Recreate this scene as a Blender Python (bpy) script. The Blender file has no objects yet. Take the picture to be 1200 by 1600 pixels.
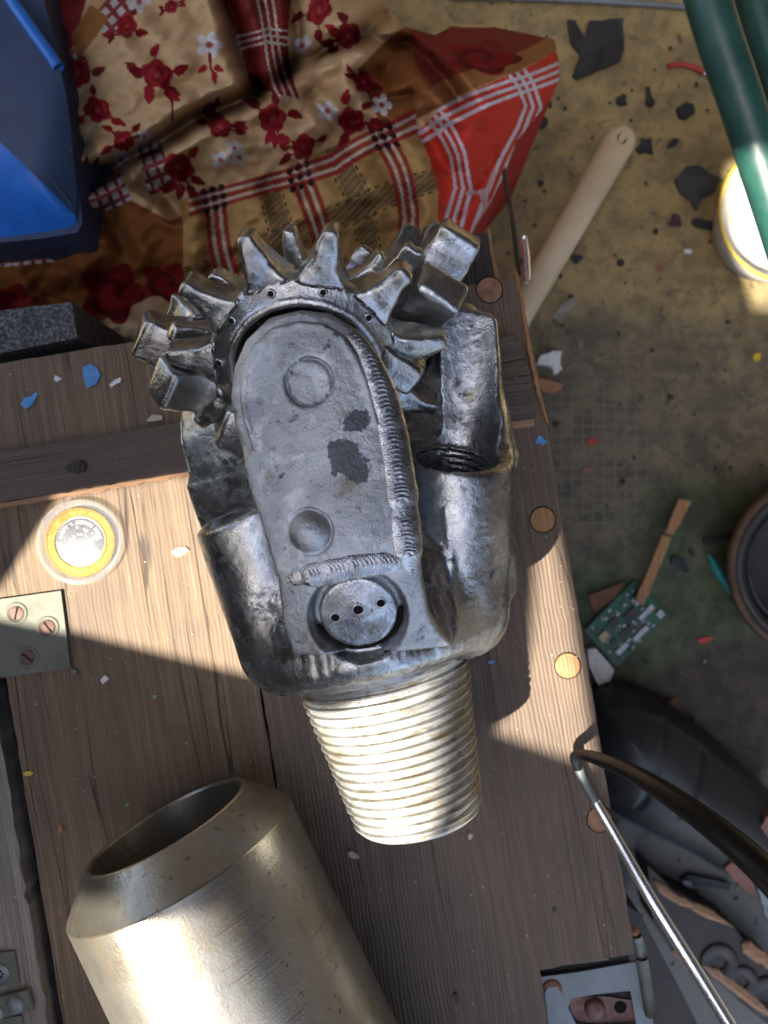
import bpy, bmesh, math, random
import numpy as np
from mathutils import Matrix, Vector, geometry, noise as mnoise

# ---------------------------------------------------------------- camera, sky, sun, exposure
S = 0.001                       # everything below is written in millimetres
H, FPX = 445.0, 1203.0          # camera height over the trunk lid; focal length in photo pixels
FLOOR = -350.0
scn = bpy.context.scene
cam = bpy.data.cameras.new("camera")
camo = bpy.data.objects.new("camera", cam)
scn.collection.objects.link(camo)
camo.location = (0, 0, H*S)
cam.sensor_fit = 'VERTICAL'
cam.sensor_height = 36.0
cam.lens = 36.0*FPX/1600.0
cam.clip_start, cam.clip_end = 0.01, 200
cam.dof.use_dof = True
cam.dof.focus_distance = 0.345
cam.dof.aperture_fstop = 11.0
scn.camera = camo

SUN_EL = math.radians(57)
SH = Vector((0.75, 0.66)).normalized()          # shadows fall towards +x +y
SD = Vector((-SH.x*math.cos(SUN_EL), -SH.y*math.cos(SUN_EL), math.sin(SUN_EL)))
world = bpy.data.worlds.new("World")
scn.world = world
world.use_nodes = True
wn = world.node_tree
wn.nodes.clear()
sky = wn.nodes.new('ShaderNodeTexSky')
sky.sky_type = 'NISHITA'
sky.sun_disc = False
sky.sun_elevation = SUN_EL
sky.sun_rotation = math.atan2(SD.x, SD.y)
sky.air_density, sky.dust_density, sky.ozone_density = 1.0, 2.5, 1.0
bg = wn.nodes.new('ShaderNodeBackground')
bg.inputs['Strength'].default_value = 0.112
wo = wn.nodes.new('ShaderNodeOutputWorld')
wn.links.new(sky.outputs[0], bg.inputs[0])
wn.links.new(bg.outputs[0], wo.inputs[0])
sl = bpy.data.lights.new("sun", 'SUN')
sl.energy, sl.angle, sl.color = 5.0, math.radians(0.5), (1.0, 0.925, 0.80)
slo = bpy.data.objects.new("sun", sl)
slo.rotation_euler = (-SD).to_track_quat('-Z', 'Y').to_euler()
slo.location = (-1, -1, 2)
scn.collection.objects.link(slo)
scn.view_settings.view_transform = 'Standard'
scn.view_settings.look = 'None'
scn.view_settings.gamma = 1.0
scn.view_settings.exposure = 1.9
scn.cycles.use_denoising = True
scn.cycles.max_bounces = 8

random.seed(7)
rng = np.random.default_rng(7)
COL = scn.collection.objects

# ---------------------------------------------------------------- helpers
def W(px, py, z=0.0):
    """the point of the place at height z that the photo shows at pixel px, py (mm)"""
    k = (H - z)/FPX
    return ((px - 600)*k, (800 - py)*k, z)

def WP(pts, z): return [W(p[0], p[1], z)[:2] for p in pts]

def mesh_from(name, V, F, smooth=False):
    V = np.asarray(V, dtype=np.float64)*S
    me = bpy.data.meshes.new(name)
    if isinstance(F, np.ndarray):
        nf, k = F.shape
        me.vertices.add(len(V)); me.vertices.foreach_set('co', V.astype(np.float32).ravel())
        me.loops.add(nf*k); me.loops.foreach_set('vertex_index', F.astype(np.int32).ravel())
        me.polygons.add(nf)
        me.polygons.foreach_set('loop_start', np.arange(0, nf*k, k, dtype=np.int32))
        me.update(calc_edges=True); me.validate()
    else:
        me.from_pydata(V.tolist(), [], F); me.update()
    me.polygons.foreach_set('use_smooth', [smooth]*len(me.polygons))
    return me

def sharpen(me, deg=32):
    bm = bmesh.new(); bm.from_mesh(me)
    for e in bm.edges:
        e.smooth = not (len(e.link_faces) == 2 and e.calc_face_angle(0) > math.radians(deg))
    for f in bm.faces: f.smooth = True
    bm.to_mesh(me); bm.free()

def link(name, me, mat=None, parent=None, M=None):
    o = bpy.data.objects.new(name, me)
    COL.link(o)
    if mat and me is not None and not me.materials: me.materials.append(mat)
    if parent is not None: o.parent = parent
    if M is not None: o.matrix_basis = M
    return o

def tag(o, label=None, cat=None, group=None, kind=None):
    if label: o['label'] = label
    if cat: o['category'] = cat
    if group: o['group'] = group
    if kind: o['kind'] = kind
    return o

def Tm(x, y, z): return Matrix.Translation((x*S, y*S, z*S))

def thing(name, label, cat, loc=(0, 0, 0), rz=0.0, group=None):
    o = link(name, None, M=Tm(*loc) @ Matrix.Rotation(rz, 4, 'Z'))
    return tag(o, label, cat, group)

def local(V, root):
    """world millimetres -> the root's own millimetres"""
    Mi = np.array(root.matrix_basis.inverted())
    V = np.asarray(V, float)
    return (V*S) @ Mi[:3, :3].T/S + Mi[:3, 3]/S

def part(root, name, VF, mat, smooth=False, under=None, sharp=None):
    me = mesh_from(name, local(VF[0], root), VF[1], smooth)
    if sharp: sharpen(me, sharp)
    return link(name, me, mat, under or root)

def single(name, label, cat, VF, mat, smooth=False, sharp=None, group=None, kind=None):
    V = np.asarray(VF[0], float)
    b = np.array([V[:, 0].mean(), V[:, 1].mean(), V[:, 2].min()])
    me = mesh_from(name, V - b, VF[1], smooth)
    if sharp: sharpen(me, sharp)
    o = link(name, me, mat, M=Tm(*b))
    return tag(o, label, cat, group, kind)

def bm_out(bm):
    bm.verts.index_update()
    V = np.array([v.co[:] for v in bm.verts]); F = [[v.index for v in f.verts] for f in bm.faces]
    bm.free(); return V, F

def bevel_bm(bm, w, seg=2, deg=25):
    es = [e for e in bm.edges if len(e.link_faces) == 2 and e.calc_face_angle(0) > math.radians(deg)]
    bmesh.ops.bevel(bm, geom=es, offset=w, segments=seg, affect='EDGES', profile=0.6, clamp_overlap=True)

def prism(pts, z0, z1, bev=0.0, seg=2):
    bm = bmesh.new()
    a = sum(pts[i][0]*pts[(i+1) % len(pts)][1] - pts[(i+1) % len(pts)][0]*pts[i][1] for i in range(len(pts)))
    if a < 0: pts = pts[::-1]
    b = [bm.verts.new((p[0], p[1], z0)) for p in pts]; t = [bm.verts.new((p[0], p[1], z1)) for p in pts]
    n = len(pts)
    bm.faces.new(t); bm.faces.new(b[::-1])
    for i in range(n):
        j = (i+1) % n
        bm.faces.new((b[i], b[j], t[j], t[i]))
    if bev > 0: bevel_bm(bm, bev, seg, 50)
    return bm_out(bm)

def merge(*vfs):
    V, F, n = [], [], 0
    for v, f in vfs:
        V.append(np.asarray(v, float))
        F += [[int(i)+n for i in q] for q in f]
        n += len(v)
    return np.vstack(V), F

def xf(VF, M):
    V = np.asarray(VF[0], float); A = np.array(M)
    return V @ A[:3, :3].T + A[:3, 3], VF[1]

def lathe(prof, n=64, full=None):
    """profile of (radius, height) round z"""
    P = np.array(prof, float); m = len(P)
    th = np.arange(n)*2*math.pi/n
    V = np.stack([np.outer(np.cos(th), P[:, 0]), np.outer(np.sin(th), P[:, 0]), np.tile(P[:, 1], (n, 1))], -1).reshape(-1, 3)
    i, j = np.meshgrid(np.arange(n), np.arange(m-1), indexing='ij')
    i2 = (i+1) % n
    F = np.stack([i*m+j, i2*m+j, i2*m+j+1, i*m+j+1], -1).reshape(-1, 4)
    return V, F.tolist()

def grid_mesh(P):
    """P: (n, m, 3) array of points"""
    n, m = P.shape[:2]
    i, j = np.meshgrid(np.arange(n-1), np.arange(m-1), indexing='ij')
    F = np.stack([i*m+j, (i+1)*m+j, (i+1)*m+j+1, i*m+j+1], -1).reshape(-1, 4)
    return P.reshape(-1, 3), F

def spline(pts, n):
    P = np.array(pts, float)
    Q = np.vstack([2*P[0]-P[1], P, 2*P[-1]-P[-2]])
    t = np.linspace(0, len(P)-1-1e-6, n); k = t.astype(int); u = (t-k)[:, None]
    a, b, c, d = Q[k], Q[k+1], Q[k+2], Q[k+3]
    return 0.5*(2*b + (c-a)*u + (2*a-5*b+4*c-d)*u*u + (3*b-a-3*c+d)*u**3)

def tube(pts, rad, n=16, steps=40, cap=True):
    P = spline(pts, steps) if steps else np.array(pts, float)
    R = np.interp(np.linspace(0, 1, len(P)), np.linspace(0, 1, len(rad)), rad) if hasattr(rad, '__len__') else np.full(len(P), rad)
    T = np.gradient(P, axis=0); T /= np.linalg.norm(T, axis=1)[:, None]
    up = np.array([0, 0, 1.0]) if abs(T[0][2]) < .9 else np.array([1.0, 0, 0])
    V = []
    for p, t, r in zip(P, T, R):
        a = np.cross(t, up); a /= np.linalg.norm(a); b = np.cross(a, t); up = b
        for k in range(n):
            g = 2*math.pi*k/n
            V.append(p + r*(a*math.cos(g) + b*math.sin(g)))
    F = []
    for i in range(len(P)-1):
        for k in range(n):
            F.append([i*n+k, i*n+(k+1) % n, (i+1)*n+(k+1) % n, (i+1)*n+k])
    if cap:
        F.append(list(range(n))); F.append([len(V)-n+k for k in range(n)][::-1])
    return np.array(V), [f[::-1] for f in F]

def box(x0, x1, y0, y1, z0, z1, bev=0.0, seg=2):
    return prism([(x0, y0), (x1, y0), (x1, y1), (x0, y1)], z0, z1, bev, seg)

# ------------------------------------------------ signed distance shapes -> mesh (for cast metal)
def sd_poly(poly, X, Y):
    P = np.array(poly, float)
    d = np.full(X.shape, 1e9); s = np.ones(X.shape)
    n = len(P)
    for i in range(n):
        a, b = P[i], P[i-1]
        ex, ey = b - a
        wx, wy = X-a[0], Y-a[1]
        t = np.clip((wx*ex+wy*ey)/(ex*ex+ey*ey), 0, 1)
        d = np.minimum(d, (wx-ex*t)**2 + (wy-ey*t)**2)
        c1 = Y >= a[1]; c2 = Y < b[1]; c3 = ex*wy > ey*wx
        s = np.where((c1 & c2 & c3) | (~c1 & ~c2 & ~c3), -s, s)
    return s*np.sqrt(d)

def smin(a, b, k):
    h = np.clip(0.5+0.5*(b-a)/k, 0, 1)
    return b*(1-h)+a*h - k*h*(1-h)
def smax(a, b, k): return -smin(-a, -b, k)

def sgrid(lo, hi, h):
    ax = [np.arange(lo[i], hi[i]+h, h) for i in range(3)]
    return np.meshgrid(*ax, indexing='ij')

def surface_nets(D, lo, h):
    s = D < 0
    o = [(i, j, k) for i in (0, 1) for j in (0, 1) for k in (0, 1)]
    nx, ny, nz = D.shape
    def sl_(a): return (slice(a[0], nx-1+a[0]), slice(a[1], ny-1+a[1]), slice(a[2], nz-1+a[2]))
    cnt = sum(s[sl_(a)].astype(np.int8) for a in o)
    act = (cnt > 0) & (cnt < 8)
    I = np.argwhere(act)
    idx = np.full(act.shape, -1, np.int64); idx[act] = np.arange(len(I))
    pos = np.zeros((len(I), 3)); c = np.zeros(len(I))
    for a in o:
        for d in range(3):
            if a[d] == 0:
                b = list(a); b[d] = 1
                va = D[I[:, 0]+a[0], I[:, 1]+a[1], I[:, 2]+a[2]]; vb = D[I[:, 0]+b[0], I[:, 1]+b[1], I[:, 2]+b[2]]
                m = (va < 0) != (vb < 0)
                t = np.where(m, va/np.where(m, va-vb, 1), 0)
                p = np.array(a, float)[None, :].repeat(len(I), 0); p[:, d] = t
                pos[m] += p[m]; c[m] += 1
    V = np.array(lo) + h*(I + pos/c[:, None])
    Fs = []
    for d in range(3):
        u, v = (d+1) % 3, (d+2) % 3
        a = [slice(None)]*3; b = [slice(None)]*3
        a[d] = slice(0, -1); b[d] = slice(1, None)
        m = s[tuple(a)] != s[tuple(b)]
        E = np.argwhere(m)
        ok = (E[:, u] > 0) & (E[:, v] > 0) & (E[:, u] < D.shape[u]-1) & (E[:, v] < D.shape[v]-1)
        E = E[ok]
        eu = np.zeros(3, int); eu[u] = 1; ev = np.zeros(3, int); ev[v] = 1
        def g(q): return idx[q[:, 0], q[:, 1], q[:, 2]]
        q = np.stack([g(E), g(E-eu), g(E-eu-ev), g(E-ev)], 1)
        inside = s[E[:, 0], E[:, 1], E[:, 2]]
        q[~inside] = q[~inside][:, ::-1]
        Fs.append(q)
    F = np.vstack(Fs)
    F = F[(F >= 0).all(1)]
    return V, F

def lumps(X, Y, Z, amp, wl, seed=0, n=6):
    r = np.random.default_rng(seed); out = 0
    for _ in range(n):
        k = r.normal(size=3); k *= 2*math.pi/wl/np.linalg.norm(k)
        out = out + np.sin(X*k[0]+Y*k[1]+Z*k[2]+r.uniform(0, 6.28))
    return out*amp/math.sqrt(n)

# ---------------------------------------------------------------- materials
class G:
    def __init__(s, name):
        s.mat = bpy.data.materials.new(name); s.mat.use_nodes = True
        s.t = s.mat.node_tree; s.b = s.t.nodes['Principled BSDF']
        s.co = s.t.nodes.new('ShaderNodeTexCoord').outputs['Object']
    def n(s, typ, out=0, props=None, **inp):
        nd = s.t.nodes.new('ShaderNode'+typ)
        for k, v in (props or {}).items(): setattr(nd, k, v)
        for k, v in inp.items():
            k = k.replace('_', ' ')
            sock = nd.inputs[int(k[1:])] if k[0] == 'i' and k[1:].isdigit() else nd.inputs[k]
            s.set(sock, v)
        return nd.outputs[out]
    def set(s, sock, v):
        if isinstance(v, bpy.types.NodeSocket): s.t.links.new(v, sock)
        else:
            if sock.type == 'RGBA' and len(v) == 3: v = (*v, 1)
            sock.default_value = v
    def map(s, scale, loc=(0, 0, 0), rot=(0, 0, 0), vec=None):
        sc = scale if hasattr(scale, '__len__') else (scale,)*3
        return s.n('Mapping', Vector=vec or s.co, Scale=sc, Location=loc, Rotation=rot)
    def noise(s, scale, detail=4, rough=0.55, dist=0.0, loc=(0, 0, 0), out=0, vec=None):
        return s.n('TexNoise', out, Vector=s.map(scale, loc, vec=vec), Scale=1.0, Detail=detail, Roughness=rough, Distortion=dist)
    def m(s, op, a, b=0.0, c=0.0): return s.n('Math', props={'operation': op}, i0=a, i1=b, i2=c)
    def ss(s, x, a, b): return s.n('MapRange', props={'interpolation_type': 'SMOOTHSTEP'}, Value=x, From_Min=a, From_Max=b)
    def ramp(s, f, stops):
        nd = s.t.nodes.new('ShaderNodeValToRGB'); cr = nd.color_ramp
        while len(cr.elements) < len(stops): cr.elements.new(0.5)
        for e, (p, c) in zip(cr.elements, stops): e.position = p; e.color = (*c, 1) if len(c) == 3 else c
        s.t.links.new(f, nd.inputs[0]); return nd.outputs[0]
    def mix(s, f, a, b, mode='MIX'):
        nd = s.t.nodes.new('ShaderNodeMix'); nd.data_type = 'RGBA'; nd.blend_type = mode
        s.set(nd.inputs[0], f); s.set(nd.inputs[6], a); s.set(nd.inputs[7], b); return nd.outputs[2]
    def bump(s, h, dist, prev=None, strength=1.0):
        nd = s.t.nodes.new('ShaderNodeBump'); nd.inputs['Distance'].default_value = dist*S; nd.inputs['Strength'].default_value = strength
        s.set(nd.inputs['Height'], h)
        if prev is not None: s.t.links.new(prev, nd.inputs['Normal'])
        return nd.outputs[0]
    def done(s, col=None, rough=None, metal=None, normal=None, **kw):
        if col is not None: s.set(s.b.inputs['Base Color'], col)
        if rough is not None: s.set(s.b.inputs['Roughness'], rough)
        if metal is not None: s.set(s.b.inputs['Metallic'], metal)
        if normal is not None: s.t.links.new(normal, s.b.inputs['Normal'])
        for k, v in kw.items(): s.set(s.b.inputs[k.replace('_', ' ')], v)
        return s.mat

def plain(name, c0, c1=None, rough=0.5, metal=0.0, feat=6.0, bump=0.1, **kw):
    """two mottled tones, a varied gloss and a fine relief; feat is the size of the mottling in mm"""
    g = G(name); c1 = c1 or tuple(x*0.6 for x in c0)
    a = g.noise(1000/feat/2, 5, 0.6); b = g.noise(1000/feat*3, 3, 0.6, loc=(3, 1, 2))
    col = g.mix(g.ss(a, 0.35, 0.68), c0, c1)
    r = g.m('ADD', g.m('MULTIPLY', b, 0.3), rough-0.15)
    return g.done(col, r, metal, g.bump(b, bump), **kw)

def steel(name, blotches=(), relief=1.0, grain=1.0, light=(0.47, 0.49, 0.50), dark=(0.22, 0.225, 0.23), shine=0.33, grime=0.575):
    g = G(name)
    n1 = g.noise(30, 5, 0.62, 0.3); n2 = g.noise(150, 6, 0.66, 0.4, (5, 2, 1)); n3 = g.noise(800, 4, 0.7, 0, (1, 7, 3))
    n4 = g.noise(75, 6, 0.62, 0.6, (9, 4, 4)); n5 = g.noise(420, 5, 0.7, 0.2, (3, 3, 8))
    col = g.mix(g.ss(n1, 0.28, 0.72), light, dark)
    pale = g.m('MULTIPLY', g.ss(n4, 0.50, 0.64), 0.55)
    col = g.mix(pale, col, (0.66, 0.68, 0.70))
    col = g.mix(g.m('MULTIPLY', g.ss(n5, 0.50, 0.66), 0.30), col, dark)
    gr = g.m('MULTIPLY', g.ss(n2, grime-0.04, grime+0.08), g.ss(n1, 0.40, 0.56))
    spk = g.m('MULTIPLY', g.ss(n3, 0.62, 0.68), g.ss(n4, 0.42, 0.52))
    dirt = g.m('MAXIMUM', g.m('MULTIPLY', gr, 0.9), g.m('MULTIPLY', spk, 0.85))
    col = g.mix(dirt, col, (0.026, 0.023, 0.018))
    br = g.ss(g.noise(40, 5, 0.65, 0.3, (2, 9, 6)), 0.55, 0.70)
    col = g.mix(g.m('MULTIPLY', br, 0.65), col, (0.17, 0.12, 0.055))
    if blotches:
        mx = None
        for (x, y, rx, ry) in blotches:
            v = g.n('VectorMath', props={'operation': 'SUBTRACT'}, i0=g.co, i1=(x*S, y*S, 0))
            v = g.n('VectorMath', props={'operation': 'MULTIPLY'}, i0=v, i1=(1/(rx*S), 1/(ry*S), 0))
            L = g.n('VectorMath', 1, props={'operation': 'LENGTH'}, i0=v)
            L = g.m('ADD', L, g.m('MULTIPLY', g.m('SUBTRACT', n2, 0.5), 2.6))
            k = g.m('SUBTRACT', 1.0, g.ss(L, 0.85, 1.0))
            mx = k if mx is None else g.m('MAXIMUM', mx, k)
        col = g.mix(g.m('MULTIPLY', mx, 0.9), col, (0.075, 0.08, 0.09))
    rough = g.m('ADD', g.m('MULTIPLY', n2, 0.34), g.m('ADD', shine-0.24, g.m('MULTIPLY', dirt, 0.2)))
    metal = g.m('SUBTRACT', 0.92, g.m('MULTIPLY', dirt, 0.6))
    nb = g.bump(n4, 0.5*relief)
    nb = g.bump(n2, 0.28*relief, nb)
    nb = g.bump(n5, 0.16*grain, nb)
    nb = g.bump(n3, 0.14*grain, nb)
    return g.done(col, rough, metal, nb)

def wood(name, along='y', tones=((0.088, 0.055, 0.032), (0.158, 0.104, 0.060), (0.250, 0.176, 0.106)), crack=0.75, ridge=0.5, stain=0.7, rough=0.62, pitch=2.4):
    """grain lines, long cracks and stains that run along the piece"""
    g = G(name)
    def st(a, b): return (a, b, a) if along == 'y' else (b, a, a)
    w = g.noise(st(30, 5), 3, 0.5, out=1)                               # slow bend of the grain
    vec = g.n('VectorMath', props={'operation': 'MULTIPLY_ADD'}, i0=w, i1=((0.010, 0, 0.01) if along == 'y' else (0, 0.010, 0.01)), i2=g.co)
    g1 = g.noise(st(380, 8), 6, 0.68, vec=vec)
    g2 = g.noise(st(1100, 22), 3, 0.6, loc=(4, 4, 0), vec=vec)
    wav = g.n('TexWave', 1, props={'wave_type': 'BANDS', 'bands_direction': 'X' if along == 'y' else 'Y'}, Vector=vec, Scale=314.16/pitch, Distortion=3.5, Detail=2.0, Detail_Scale=0.4)
    col = g.ramp(g1, [(0.28, tones[0]), (0.5, tones[1]), (0.72, tones[2])])
    col = g.mix(g.m('MULTIPLY', g.ss(wav, 0.55, 0.95), 0.45*ridge), col, tones[0])
    col = g.mix(g.m('MULTIPLY', g.ss(g2, 0.5, 0.7), 0.35), col, tones[0])
    # drying cracks
    cv = g.n('TexVoronoi', props={'feature': 'DISTANCE_TO_EDGE'}, Vector=g.map(st(85, 2.2), (0.3, 0.1, 0), vec=vec), Scale=1.0, Randomness=1.0)
    msk = g.ss(g.noise(st(40, 6), 3, 0.5, loc=(8, 3, 0)), 0.46, 0.58)
    cr = g.m('MULTIPLY', g.m('SUBTRACT', 1.0, g.ss(cv, 0.005, 0.022)), msk)
    col = g.mix(g.m('MULTIPLY', cr, crack), col, (0.012, 0.008, 0.006))
    s1 = g.ss(g.noise(14, 5, 0.6, 0.5, (1, 1, 5)), 0.45, 0.68)
    col = g.mix(g.m('MULTIPLY', s1, 0.50*stain), col, (0.062, 0.044, 0.036))
    s2 = g.ss(g.noise(420, 2, 0.5, 0, (2, 6, 1)), 0.70, 0.74)
    col = g.mix(g.m('MULTIPLY', s2, 0.5*stain), col, (0.30, 0.24, 0.18))
    r = g.m('ADD', rough-0.12, g.m('MULTIPLY', g1, 0.3))
    nb = g.bump(wav, 0.28*ridge)
    nb = g.bump(g1, 0.5, nb); nb = g.bump(g2, 0.22, nb)
    nb = g.bump(g.m('SUBTRACT', 1.0, cr), 0.8*crack, nb)
    return g.done(col, r, 0.0, nb)

MAT = {}
MAT['lid'] = wood('trunk_lid_wood')
MAT['lid_b'] = wood('ridged_lid_wood', crack=0.35, ridge=0.7, stain=0.8, tones=((0.088, 0.058, 0.038), (0.143, 0.097, 0.064), (0.212, 0.150, 0.100)))
MAT['lid_grey'] = wood('weathered_grey_wood', tones=((0.15, 0.125, 0.105), (0.25, 0.215, 0.18), (0.36, 0.31, 0.26)), crack=0.5)
MAT['batten'] = wood('batten_wood', along='x', tones=((0.05, 0.034, 0.025), (0.10, 0.068, 0.048), (0.17, 0.115, 0.08)), ridge=0.3)
MAT['raw'] = wood('raw_split_wood', tones=((0.20, 0.09, 0.035), (0.34, 0.17, 0.07), (0.48, 0.28, 0.13)), crack=0.3, stain=0.3)
MAT['rawx'] = wood('raw_split_wood_across', along='x', tones=((0.22, 0.11, 0.05), (0.36, 0.20, 0.10), (0.48, 0.30, 0.17)), crack=0.3, stain=0.3)
MAT['dark_wood'] = wood('dark_wood', tones=((0.018, 0.013, 0.011), (0.032, 0.023, 0.018), (0.055, 0.038, 0.028)), stain=0.2)
MAT['lining'] = plain('dark_lining', (0.035, 0.034, 0.033), (0.015, 0.014, 0.013), 0.9, feat=20, bump=0.4)
MAT['steel'] = steel('cast_steel')
MAT['cone'] = steel('cone_steel', light=(0.52, 0.53, 0.53), dark=(0.30, 0.30, 0.29), shine=0.28, grime=0.64)
MAT['weld'] = steel('weld_steel', light=(0.48, 0.495, 0.51), dark=(0.28, 0.28, 0.285), shine=0.30, grime=0.66)
MAT['black_hole'] = plain('hole_shade_black', (0.012, 0.010, 0.008), (0.006, 0.005, 0.004), 0.8, feat=4, Specular_IOR_Level=0.1)  # flat black stands in for the shade inside holes, slots and dimples
MAT['plate'] = plain('galvanised_plate', (0.15, 0.15, 0.115), (0.105, 0.11, 0.085), 0.65, 0.15, feat=12, bump=0.12)
MAT['plate_blue'] = plain('bluish_zinc_plate', (0.21, 0.235, 0.24), (0.16, 0.17, 0.165), 0.5, 0.4, feat=16, bump=0.12)
MAT['rust'] = plain('rusty_screw', (0.20, 0.11, 0.085), (0.11, 0.06, 0.05), 0.6, 0.4, feat=3, bump=0.15)
MAT['copper'] = plain('copper_plug', (0.36, 0.17, 0.095), (0.20, 0.10, 0.06), 0.55, 0.25, feat=4, bump=0.2)
MAT['bright_metal'] = plain('bright_bar', (0.95, 0.95, 0.94), (0.9, 0.9, 0.9), 0.22, 0.9, feat=5, bump=0.03)

# ---------------------------------------------------------------- the setting: floor
PHI = math.radians(9.4)          # the trunk stands turned by this against the picture
CP, SP = math.cos(PHI), math.sin(PHI)
def UV(u, v, z=0.0): return (u*CP - v*SP, u*SP + v*CP, z)     # trunk frame -> world
def uv(px, py, z=0.0):
    x, y, _ = W(px, py, z); return (x*CP + y*SP, -x*SP + y*CP)
def uvpts(pts, z): return [UV(p[0], p[1])[:2] for p in pts]

def floor_material():
    g = G('dirty_concrete_floor')
    sx = g.n('SeparateXYZ', Vector=g.co); sy = g.n('SeparateXYZ', 1, Vector=g.co)
    n1 = g.noise(9, 5, 0.6); n2 = g.noise(45, 6, 0.65, 0.3, (3, 3, 0)); n3 = g.noise(300, 3, 0.6, 0, (6, 1, 0))
    e = g.m('ADD', sy, g.m('MULTIPLY', g.m('SUBTRACT', n1, 0.5), 0.35))
    ochre = g.mix(g.ss(n2, 0.35, 0.65), (0.33, 0.24, 0.098), (0.19, 0.145, 0.07))
    grey = g.mix(g.ss(n2, 0.35, 0.65), (0.155, 0.125, 0.075), (0.085, 0.072, 0.048))
    green = g.mix(g.ss(n2, 0.38, 0.62), (0.062, 0.088, 0.036), (0.038, 0.045, 0.022))
    dim_soil = g.mix(g.ss(n2, 0.38, 0.62), (0.050, 0.036, 0.022), (0.026, 0.022, 0.016))  # dark soil, also painting in the weaker light at the lower right
    col = g.mix(g.ss(e, 0.13, 0.27), grey, ochre)
    e2 = g.m('ADD', e, g.m('MULTIPLY', g.m('SUBTRACT', sx, 0.3), -0.35))
    col = g.mix(g.ss(e2, 0.06, -0.04), col, green)
    col = g.mix(g.ss(e2, -0.13, -0.20), col, dim_soil)
    col = g.mix(g.ss(e2, -0.30, -0.34), col, (0.14, 0.14, 0.125))
    # a faint printed grid left in the dirt beside the trunk
    gx = g.m('PINGPONG', g.m('ADD', sx, g.m('MULTIPLY', n2, 0.006)), 0.0055); gy = g.m('PINGPONG', g.m('ADD', sy, g.m('MULTIPLY', n1, 0.02)), 0.0055)
    ln = g.m('MAXIMUM', g.ss(gx, 0.0013, 0.0003), g.ss(gy, 0.0013, 0.0003))
    cx = g.m('DIVIDE', g.m('SUBTRACT', sx, 0.215), 0.075); cy = g.m('DIVIDE', g.m('SUBTRACT', sy, 0.055), 0.10)
    rr = g.m('ADD', g.m('MULTIPLY', cx, cx), g.m('MULTIPLY', cy, cy))
    ln = g.m('MULTIPLY', ln, g.m('MULTIPLY', g.ss(rr, 1.1, 0.3), g.ss(n2, 0.40, 0.6)))
    col = g.mix(g.m('MULTIPLY', ln, 0.55), col, (0.20, 0.19, 0.15))
    dk = g.ss(g.noise(70, 4, 0.6, 0.6, (2, 8, 0)), 0.60, 0.70)
    col = g.mix(g.m('MULTIPLY', dk, 0.6), col, (0.025, 0.022, 0.018))
    rd = g.ss(g.noise(120, 2, 0.5, 0, (12, 4, 0)), 0.72, 0.76)
    col = g.mix(g.m('MULTIPLY', rd, 0.5), col, (0.30, 0.07, 0.04))
    wh = g.ss(n3, 0.70, 0.75)
    col = g.mix(g.m('MULTIPLY', wh, 0.5), col, (0.42, 0.38, 0.30))
    nb = g.bump(n2, 1.5); nb = g.bump(n3, 0.5, nb)
    return g.done(col, g.m('ADD', 0.5, g.m('MULTIPLY', n2, 0.4)), 0.0, nb)

def floor_sheet():
    n = 40
    xs = np.concatenate([[-6000, -2500], np.linspace(-900, 900, n), [2500, 6000]])
    X, Y = np.meshgrid(xs, xs, indexing='ij')
    P = np.stack([X, Y, np.full(X.shape, FLOOR)], -1)
    V, F = grid_mesh(P)
    o = link('floor', mesh_from('floor', V, F), floor_material())
    tag(o, kind='structure')
floor_sheet()

# ---------------------------------------------------------------- added unseen wall towards the sun: its gaps are cut to shape the light patches
def shed_wall():
    D = 620.0
    Q = (-SH.y, SH.x)
    def on_wall(px, py, z=0.0):
        x, y, _ = W(px, py, z)
        return (x*Q[0]+y*Q[1], (D + x*SH.x + y*SH.y)*math.tan(SUN_EL) + z)
    gap1 = [(-25, 957), (97, 770), (270, 742), (392, 738), (425, 1063), (395, 1056), (112, 985)]
    gap4 = [(857, 762), (871, 840), (891, 935), (929, 1170), (934, 1199), (905, 1190), (772, 1143), (806, 1098), (824, 1052), (832, 1000), (838, 860), (838, 805)]
    gap5 = [(540, 985), (738, 892), (806, 866), (806, 1040), (790, 1080), (757, 1118), (700, 1122), (660, 1112), (632, 1097), (600, 1050), (556, 1030)]
    gap2 = [(288, 1224), (340, 1175), (400, 1143), (439, 1127), (482, 1138), (528, 1124), (560, 1132), (722, 1484), (790, 1640), (428, 1640), (258, 1296), (278, 1266)]
    gap3 = [(1134, 255), (1290, 235), (1290, 500), (1178, 492), (1142, 350)]
    loops = [[(-800, FLOOR), (-800, 1680), (800, 1680), (800, FLOOR)][::-1],
             [on_wall(*p) for p in gap1], [on_wall(*p) for p in gap2], [on_wall(*p) for p in gap4], [on_wall(*p) for p in gap5], [on_wall(*p, FLOOR+40) for p in gap3]]
    flat = [p for l in loops for p in l]
    tris = geometry.tessellate_polygon([[Vector((p[0], p[1], 0)) for p in l] for l in loops])
    def P3(p, d): return (-SH.x*(D+d)+Q[0]*p[0], -SH.y*(D+d)+Q[1]*p[0], p[1])
    n = len(flat)
    V = [P3(p, 0) for p in flat] + [P3(p, 2.0) for p in flat]
    F = [list(t) for t in tris] + [[i+n for i in t][::-1] for t in tris]
    k = 0
    for l in loops:
        m = len(l)
        for i in range(m):
            a, b = k+i, k+(i+1) % m
            F.append([a, b, b+n, a+n])
        k += m
    single('shed_wall', 'added unseen dark sheet with gaps cut to shape the sun patches', 'wall', (V, F), MAT['dark_wood'])
shed_wall()
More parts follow.
